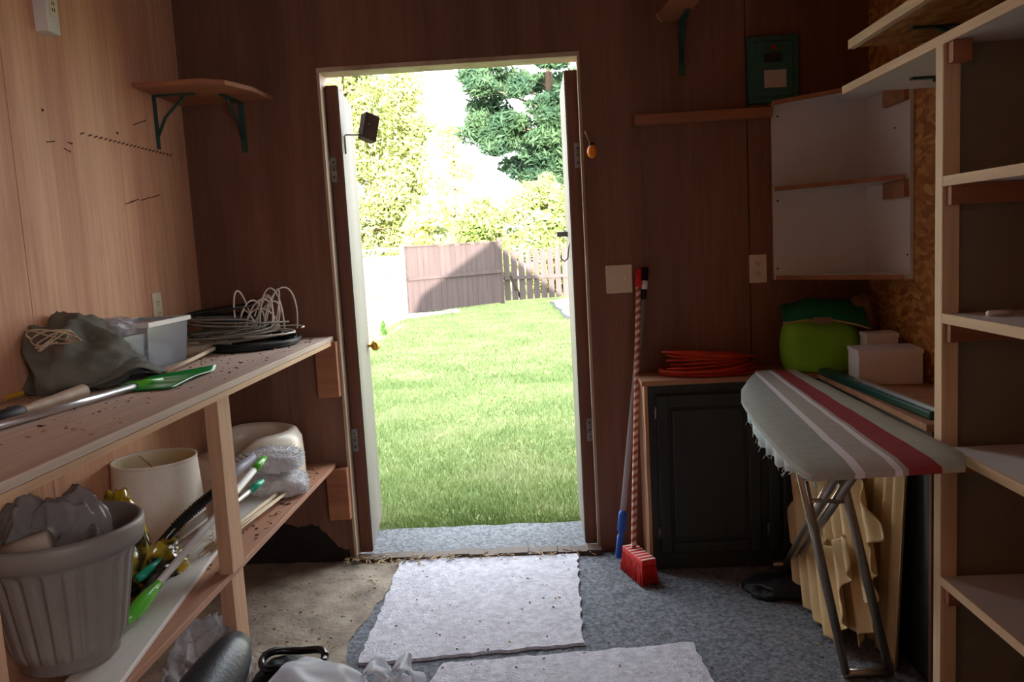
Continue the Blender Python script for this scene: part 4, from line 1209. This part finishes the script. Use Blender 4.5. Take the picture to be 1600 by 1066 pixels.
for i in range(0, 70, 2):
    b0 = fv[i * 3 + 2]; m.tube([b0, (b0[0] + g.uniform(-.012, .012), b0[1] + g.uniform(-.01, .01), b0[2] - g.uniform(.003, .014))], .0008, 4)
obj('torn_lining', m, 'ib_fringe', ib, solid=.001, label='frayed pale blue lining')
# legs
def lg(a, b, r=.0125): return MB().tube([a, b], r, 14)
zt = ZI - th - .004
A0, A1 = np.array(atz(1322, 1052, .014)), np.array(atz(1390, 1050, .014))
A0t = np.array(aty(1251, 735, 2.08)); A1t = np.array(aty(1315, 744, 2.08))
def up_to(a, b, z): t = (z - a[2]) / (b[2] - a[2]); return a + (b - a) * t
obj('leg', lg(A0, up_to(A0, A0t, zt)), 'leg_metal', ib)
obj('leg', lg(A1, up_to(A1, A1t, zt)), 'leg_metal', ib)
obj('foot_bar', lg(A0 - (A1 - A0) * .06, A1 + (A1 - A0) * .06, .0135), 'leg_metal', ib)
B0, B1 = np.array(aty(1228, 882, 3.13)), np.array(aty(1240, 884, 3.13))
B0[2] = B1[2] = max(.014, B0[2])
B0t, B1t = np.array(aty(1306, 744, 1.93)), np.array(aty(1332, 744, 1.93))
obj('leg', lg(B0, up_to(B0, B0t, zt)), 'leg_metal', ib)
obj('leg', lg(B1, up_to(B1, B1t, zt)), 'leg_metal', ib)
obj('foot_bar', lg(B0 - np.array([.05, 0, 0]), B1 + np.array([.05, 0, 0]), .0135), 'leg_metal', ib)
pv0, pv1 = aty(1262, 782, 2.11), aty(1322, 784, 2.11)
obj('pivot_rod', lg(pv0, pv1, .006), 'leg_metal', ib)

# corrugated fibreglass sheets leaning on the cupboard
def corrugated(name, label, org, eu, ev, edge, pitch, amp, nrm, seed, nu=120, nv=40, cd=(1, 0)):
    """sheet spanned by eu, ev; corrugations repeat along cd (in metres); edge(s) trims the top / sides raggedly"""
    org, eu, ev, nrm = (np.array(q, float) for q in (org, eu, ev, nrm))
    lu, lv = np.linalg.norm(eu), np.linalg.norm(ev)
    m = MB()
    def f(s, t):
        s2, t2 = edge(s, t)
        w = (s2 * lu * cd[0] + t2 * lv * cd[1]) / pitch * 2 * math.pi
        return tuple(org + eu * s2 + ev * t2 + nrm * (amp * math.cos(w)))
    m.grid(f, nu, nv)
    return one(name, m, 'fibreglass', label, 'sheet', 'corrugated fibreglass sheets', solid=.003)
nA = np.array([-.99, 0, .08])
corrugated('corrugated_sheet', 'upright corrugated sheet with vertical ridges, rearmost against the cupboard', (.985, 2.36, .004), (.0, .44, 0), (.035, 0, .68), lambda s, t: (s, t), .07, .010, nA, 1)
def e2(s, t):
    rag = .030 * math.sin(t * 26) + .05 * noise.noise(Vector((t * 3, 3, 1)))
    top = .66 + .34 * min(1, s * 1.5)                      # the upper near corner is broken away
    return (s + (1 - s) ** 3 * rag, t * top)
corrugated('corrugated_sheet', 'broken corrugated sheet with slanting ridges behind the ironing board legs', (.905, 2.40, .06), (-.02, .70, .10), (.07, .03, .56), e2, .085, .017, np.array([-.99, 0, .1]), 2, cd=(-.80, .6))
def e3(s, t):
    return (s + (1 - s) ** 3 * .05 * math.sin(t * 14), t * (1 - .5 * s + .05 * math.sin(s * 14)))
corrugated('corrugated_sheet', 'lower torn corrugated sheet standing on the floor in front of the others', (.852, 2.46, .016), (.0, .50, .0), (.045, .02, .34), e3, .085, .015, np.array([-.99, 0, .15]), 3, cd=(-.80, .6))
# dark litter under the cabinet
one('dead_leaf', MB().lump(tuple(atz(1180, 912, .0)), (.06, .012, .012), 3, .2, sub=3, rot=.25), 'handle_wood', 'curled brown leaf on the floor before the dark cabinet', 'leaf')
one('floor_rag', MB().lump((.86, 2.95, .001), (.16, .09, .05), 71, .3, 2.2, 4), 'black_rubber', 'black rag on the floor before the dark cabinet doors', 'rag')

# ------------------------------------------------------------------ outside
GZ = -.04
struct('ground', MB().box((-40, YB + .1, GZ - .3), (40, 60, GZ)), 'soil')
AY = 3.84
m = MB().prism(ragged([(-2.2, YB + .04), (1.9, YB + .04), (1.9, AY + .03), (-2.2, AY - .03)], .05, .012), -.12, -.012)
struct('apron', m, 'asphalt', 'rough grey asphalt strip outside the door sill')
# lawn blades
g = np.random.default_rng(5)
def blades(n, x0f, x1f, y0, y1, hmin, hmax, wd, pw=1.0):
    y = y0 + (y1 - y0) * g.random(n) ** pw
    t = g.random(n); x = x0f(y) + (x1f(y) - x0f(y)) * t
    a = g.random(n) * 2 * np.pi; hgt = hmin + (hmax - hmin) * g.random(n) ** 1.5
    patch = np.array([noise.noise(Vector((xx * .9, yy * .9, 3))) for xx, yy in zip(x, y)])
    hgt = hgt * (1 + .6 * patch)
    w = wd * (.7 + .6 * g.random(n))
    lean = (g.random(n) - .3) * 1.2 * hgt
    la = g.random(n) * 2 * np.pi
    V = np.zeros((n, 3, 3))
    V[:, 0, 0] = x - np.cos(a) * w; V[:, 0, 1] = y - np.sin(a) * w; V[:, 0, 2] = GZ
    V[:, 1, 0] = x + np.cos(a) * w; V[:, 1, 1] = y + np.sin(a) * w; V[:, 1, 2] = GZ
    V[:, 2, 0] = x + np.cos(la) * lean; V[:, 2, 1] = y + np.sin(la) * lean; V[:, 2, 2] = GZ + hgt
    return V.reshape(-1, 3)
near = blades(70000, lambda y: -.9 - (y - 3.8) * .30, lambda y: .35 + (y - 3.8) * .10, AY - .03, 8.5, .02, .055, .003, 1.4)
far = blades(60000, lambda y: -1.2 - (y - 3.8) * .28, lambda y: .8 + (y - 3.8) * .06, 8.0, 19, .025, .06, .007)
o = fast_mesh('lawn_grass', np.vstack([near, far]), 3, ['grass_blade'])
tag(o, 'pale green uneven lawn beyond the doorway', 'grass', kind='stuff')
# bare patches, sunlit gravel and a stepping-stone path
P = [tuple(atz(px, py, GZ)[:2]) for px, py in ((560, 508), (640, 500), (700, 489), (640, 485), (560, 488))]
P = [(-9, 13.4), tuple(atz(575, 508, GZ)[:2]), tuple(atz(640, 499, GZ)[:2]), tuple(atz(705, 488, GZ)[:2]), (-1.8, 17.2), (-9, 15.5)]
one('gravel_bed', MB().prism(ragged(P, .2, .05), GZ, GZ + .07), 'gravel', 'pale sunlit gravel strip at the foot of the left fence', 'gravel', kind='structure')
P = [tuple(atz(px, py, GZ)[:2]) for px, py in ((862, 476), (884, 470), (900, 470), (912, 505), (888, 500))]
one('stone_path', MB().prism(ragged(P, .2, .04), GZ, GZ + .07), 'asphalt', 'grey paved spot in the lawn by the picket gate', 'path', kind='structure')
bits('lawn_litter', 50, lambda q: (q.gauss(-.05, .22), q.gauss(5.35, .22)), GZ + .02, 'brown dead grass patch in the lawn to the right', .002, .005, ['straw', 'debris'], 31, True)
# small conifer seedling
q = atz(600, 527, GZ)
sd_ = thing('conifer_seedling', 'tiny dark green conifer seedling in the lawn by the left door leaf', 'plant', (q[0], q[1], GZ))
obj('stem', MB().tube([(q[0], q[1], GZ), (q[0], q[1], GZ + .25)], .008, 6), 'bark', sd_)
m = MB(); rg = random.Random(5)
for i in range(130):
    t = rg.random(); a = rg.uniform(0, 6.28); r = .09 * (1 - t * .75); z = GZ + .03 + .22 * t
    dx, dy = math.cos(a), math.sin(a)
    m.add([(q[0] + dx * .01, q[1] + dy * .01, z - .008), (q[0] + dx * r * .6 - dy * .015, q[1] + dy * r * .6 + dx * .015, z + .01), (q[0] + dx * r, q[1] + dy * r, z + .03), (q[0] + dx * r * .6 + dy * .015, q[1] + dy * r * .6 - dx * .015, z + .01)], [(0, 1, 2, 3)])
obj('foliage', m, 'leaf_small', sd_)

# fences
def ground_at(px, py): return atz(px, py, GZ)
F0 = ground_at(640, 492); F1 = ground_at(788, 474); F2 = ground_at(895, 466)
F0, F1, F2 = (np.array(q) for q in (F0, F1, F2))
def top_z(px, py, p): return aty(px, py, p[1])[2]
zf0, zf1 = 1.36, 1.40
def board_fence(name, label, a, b, za, zb, horizontal, cat='fence', gap=.006, wboard=.14, posts=(0, 1), rail=True, bottom=.03, paint='fence_paint'):
    r = thing(name, label, cat, tuple((a + b) / 2 * np.array([1, 1, 0]) + np.array([0, 0, GZ])))
    L_ = np.linalg.norm((b - a)[:2]); dv = (b - a) / np.linalg.norm(b - a); dv[2] = 0
    nv_ = np.array([dv[1], -dv[0], 0]); rgl = random.Random(hash(name) % 99)
    rgl = random.Random(len(label))
    if not horizontal:
        m = MB(); n = int(L_ / (wboard + gap))
        for i in range(n):
            t0, t1 = i / n, (i + wboard / (wboard + gap)) / n
            p0, p1 = a + (b - a) * t0, a + (b - a) * t1
            zt_ = za + (zb - za) * (t0 + t1) / 2 + rgl.uniform(-.012, .012)
            c = (p0 + p1) / 2; hw = np.linalg.norm((p1 - p0)[:2]) / 2
            m.obox((c[0], c[1], (GZ + bottom + zt_) / 2), dv * hw, nv_ * .01 + dv * rgl.uniform(-.001, .001), (0, 0, (zt_ - GZ - bottom) / 2))
        obj('boards', m, paint, r)
    else:
        rows = 3
        for kk in range(2):
            m = MB()
            t0, t1 = (0, .497) if kk == 0 else (.503, 1)
            p0, p1 = a + (b - a) * t0, a + (b - a) * t1
            for i in range(rows):
                z0_ = GZ + bottom + (za - GZ - bottom) * i / rows; z1_ = GZ + bottom + (za - GZ - bottom) * (i + 1) / rows - .012
                m.obox(((p0 + p1)[0] / 2, (p0 + p1)[1] / 2, (z0_ + z1_) / 2), dv * np.linalg.norm((p1 - p0)[:2]) / 2, nv_ * .01, (0, 0, (z1_ - z0_) / 2))
            obj('panel', m, paint, r)
    for (zz, nm) in ((.0, 'top_rail'), (.62, 'middle_rail')):
        if not rail and zz == 0: continue
        z0_, z1_ = za - zz - .05, zb - zz - .05
        s_ = nv_ * .035
        if nm == 'top_rail': z0_ += .065; z1_ += .065; s_ = nv_ * 0
        obj(nm, MB().bar(tuple(a + s_ + np.array([0, 0, z0_ - a[2]])), tuple(b + s_ + np.array([0, 0, z1_ - b[2]])), .075 if nm == 'top_rail' else .04, .035 if nm == 'top_rail' else .08), paint, r)
    for t in posts:
        p = a + (b - a) * t; zt_ = za + (zb - za) * t + .1
        obj('post', MB().box((p[0] - .05, p[1] - .05 + .0, GZ - .05), (p[0] + .05, p[1] + .05, zt_)), paint, r)
    return r
dl = F1 - F0
FA = F0 + (F0 - F1) * .02
FL = np.array([-7.5, 13.2, GZ])
board_fence('fence', 'sunlit fence of wide horizontal boards, left behind the lawn', FL, np.array([FA[0] - .02, FA[1], GZ]), zf0 - .12, zf0, True, posts=(.3, .66, 1), paint='fence_sunlit')
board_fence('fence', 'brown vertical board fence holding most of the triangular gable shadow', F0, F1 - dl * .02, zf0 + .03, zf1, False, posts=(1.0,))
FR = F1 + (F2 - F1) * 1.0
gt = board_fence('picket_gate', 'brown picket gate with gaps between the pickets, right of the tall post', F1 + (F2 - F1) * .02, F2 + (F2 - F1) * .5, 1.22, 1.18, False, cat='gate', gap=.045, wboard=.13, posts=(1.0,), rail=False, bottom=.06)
a, b = aty(797, 430, F1[1] - .3), atz(815, 471, GZ)
one('brace_board', MB().bar((a[0], a[1], a[2]), (b[0], b[1], GZ + .05), .06, .03, up=(0, 1, 0)), 'fence_paint', 'slanting board propped against the fence post by the gate', 'board')

# trees
rn = np.random.default_rng(17)
def leaves(centres, radii, per, size, flat=1.0, elong=1.6):
    out = []
    for c, r, n in zip(centres, radii, per):
        p = rn.normal(size=(n, 3)); p /= np.linalg.norm(p, axis=1)[:, None]
        p *= (rn.random((n, 1)) ** .4) * np.array(r); p += c
        a = rn.normal(size=(n, 3)); a /= np.linalg.norm(a, axis=1)[:, None]
        b = np.cross(a, rn.normal(size=(n, 3))); b /= np.linalg.norm(b, axis=1)[:, None]
        s = size * (.6 + .8 * rn.random((n, 1)))
        q = np.stack([p - a * s * elong, p + b * s * .6, p + a * s * elong, p - b * s * .6], 1)
        out.append(q.reshape(-1, 3))
    return np.vstack(out)
def tree(name, label, cat, x, y, crown, trunk_h, trunk_r, ncl, leaf_n, size, mt, mode, cl_r, seed, group=None, elong=1.6):
    """crown: (z0, z1, radius at the base, radius at the top) ; clusters sit in the shell of that crown"""
    r_ = np.random.default_rng(seed)
    z0, z1, ra, rb = crown
    root = thing(name, label, cat, (x, y, GZ), group)
    rgt = random.Random(seed)
    pts = [(x + .05 * math.sin(t * 5 + seed), y, GZ + trunk_h * t) for t in np.linspace(0, 1, 9)]
    m = MB().tube(pts, [trunk_r * (1 - .75 * t) for t in np.linspace(0, 1, 9)], 10)
    cs_ = []; rs_ = []; pn = []
    for i in range(ncl):
        t = r_.random() ** (1.2 if mode == 'cone' else 1.0)
        z = z0 + (z1 - z0) * t
        if mode == 'cone': rr = ra * (1 - t) + rb * t
        else: rr = rb * 0 + ra * math.sqrt(max(.05, 1 - (2 * t - 1) ** 2))
        a = r_.random() * 2 * math.pi; q = r_.random() ** .45
        cs_.append(np.array([x + rr * q * math.cos(a), y + rr * q * math.sin(a), z]))
        k_ = .6 + .8 * r_.random()
        rs_.append((cl_r * k_, cl_r * k_, cl_r * k_ * (.5 if mode == 'pine' else .8))); pn.append(int(leaf_n * k_))
        if i % 3 == 0 and z < trunk_h * 1.1:
            b0 = (x, y, min(z - rr * q * .3, GZ + trunk_h)); m.tube([b0, tuple((np.array(b0) + cs_[-1]) / 2 + np.array([0, 0, .1])), tuple(cs_[-1])], [.05, .03, .012], 5)
    obj('trunk', m, 'bark', root)
    lv = leaves(cs_, rs_, pn, size, elong=elong)
    lv[:, 2] = np.maximum(lv[:, 2], GZ + .05)
    o = fast_mesh('foliage', lv, 4, [mt]); o.location = tuple(np.array(o.location) - np.array([x, y, GZ])); o.parent = root
    return root
TG = 'trees and shrubs beyond the fence'
tree('cedar_tree', 'tall yellow-green tree filling the left of the doorway view', 'tree', -5.3, 23.0, (.3, 8.4, 1.6, 1.0), 7.6, .2, 150, 230, .055, 'leaf_cedar', 'cone', .5, 1, TG)
tree('cedar_tree', 'bright yellow-green tree behind the left end of the fence, beside the tall one', 'tree', -3.95, 24.5, (.2, 6.4, 1.25, .35), 5.8, .16, 80, 210, .055, 'leaf_cedar', 'cone', .45, 2, TG)
tree('pale_tree', 'thin washed-out tree in the gap of white sky', 'tree', -3.2, 31.0, (1.0, 5.9, .9, .3), 5.5, .1, 28, 90, .07, 'leaf_pale', 'cone', .42, 3, TG)
tree('pine_tree', 'dark bluish green pine towering right of the sky gap', 'tree', .35, 26.0, (2.7, 9.2, 2.45, 1.5), 9.0, .22, 130, 520, .05, 'leaf_pine', 'pine', .55, 4, TG, 2.6)
tree('leafy_shrub', 'light green shrub under the pine, above the picket gate', 'shrub', .2, 23.2, (.2, 3.0, 1.45, .6), 2.6, .08, 60, 210, .055, 'leaf_shrub', 'round', .42, 5, TG)
tree('leafy_shrub', 'light green shrub above the middle of the board fence', 'shrub', -1.75, 23.6, (.2, 2.5, .95, .4), 2.0, .07, 34, 200, .055, 'leaf_shrub', 'round', .38, 6, TG)
tree('leafy_shrub', 'low pale bush just left of the sky gap above the fence', 'shrub', -3.1, 22.0, (.1, 2.3, .6, .4), 1.7, .06, 24, 100, .065, 'leaf_pale', 'round', .34, 7, TG)
tree('cedar_tree', 'yellow-green tree hidden mostly by the left door leaf', 'tree', -8.2, 23.5, (.3, 7.5, 1.8, .9), 7.0, .2, 80, 110, .09, 'leaf_cedar', 'cone', .55, 8, TG)
tree('leafy_shrub', 'light green shrub hidden mostly by the right door leaf', 'shrub', 3.0, 23.5, (.2, 4.5, 1.8, .8), 3.5, .1, 50, 110, .09, 'leaf_shrub', 'round', .5, 9, TG)
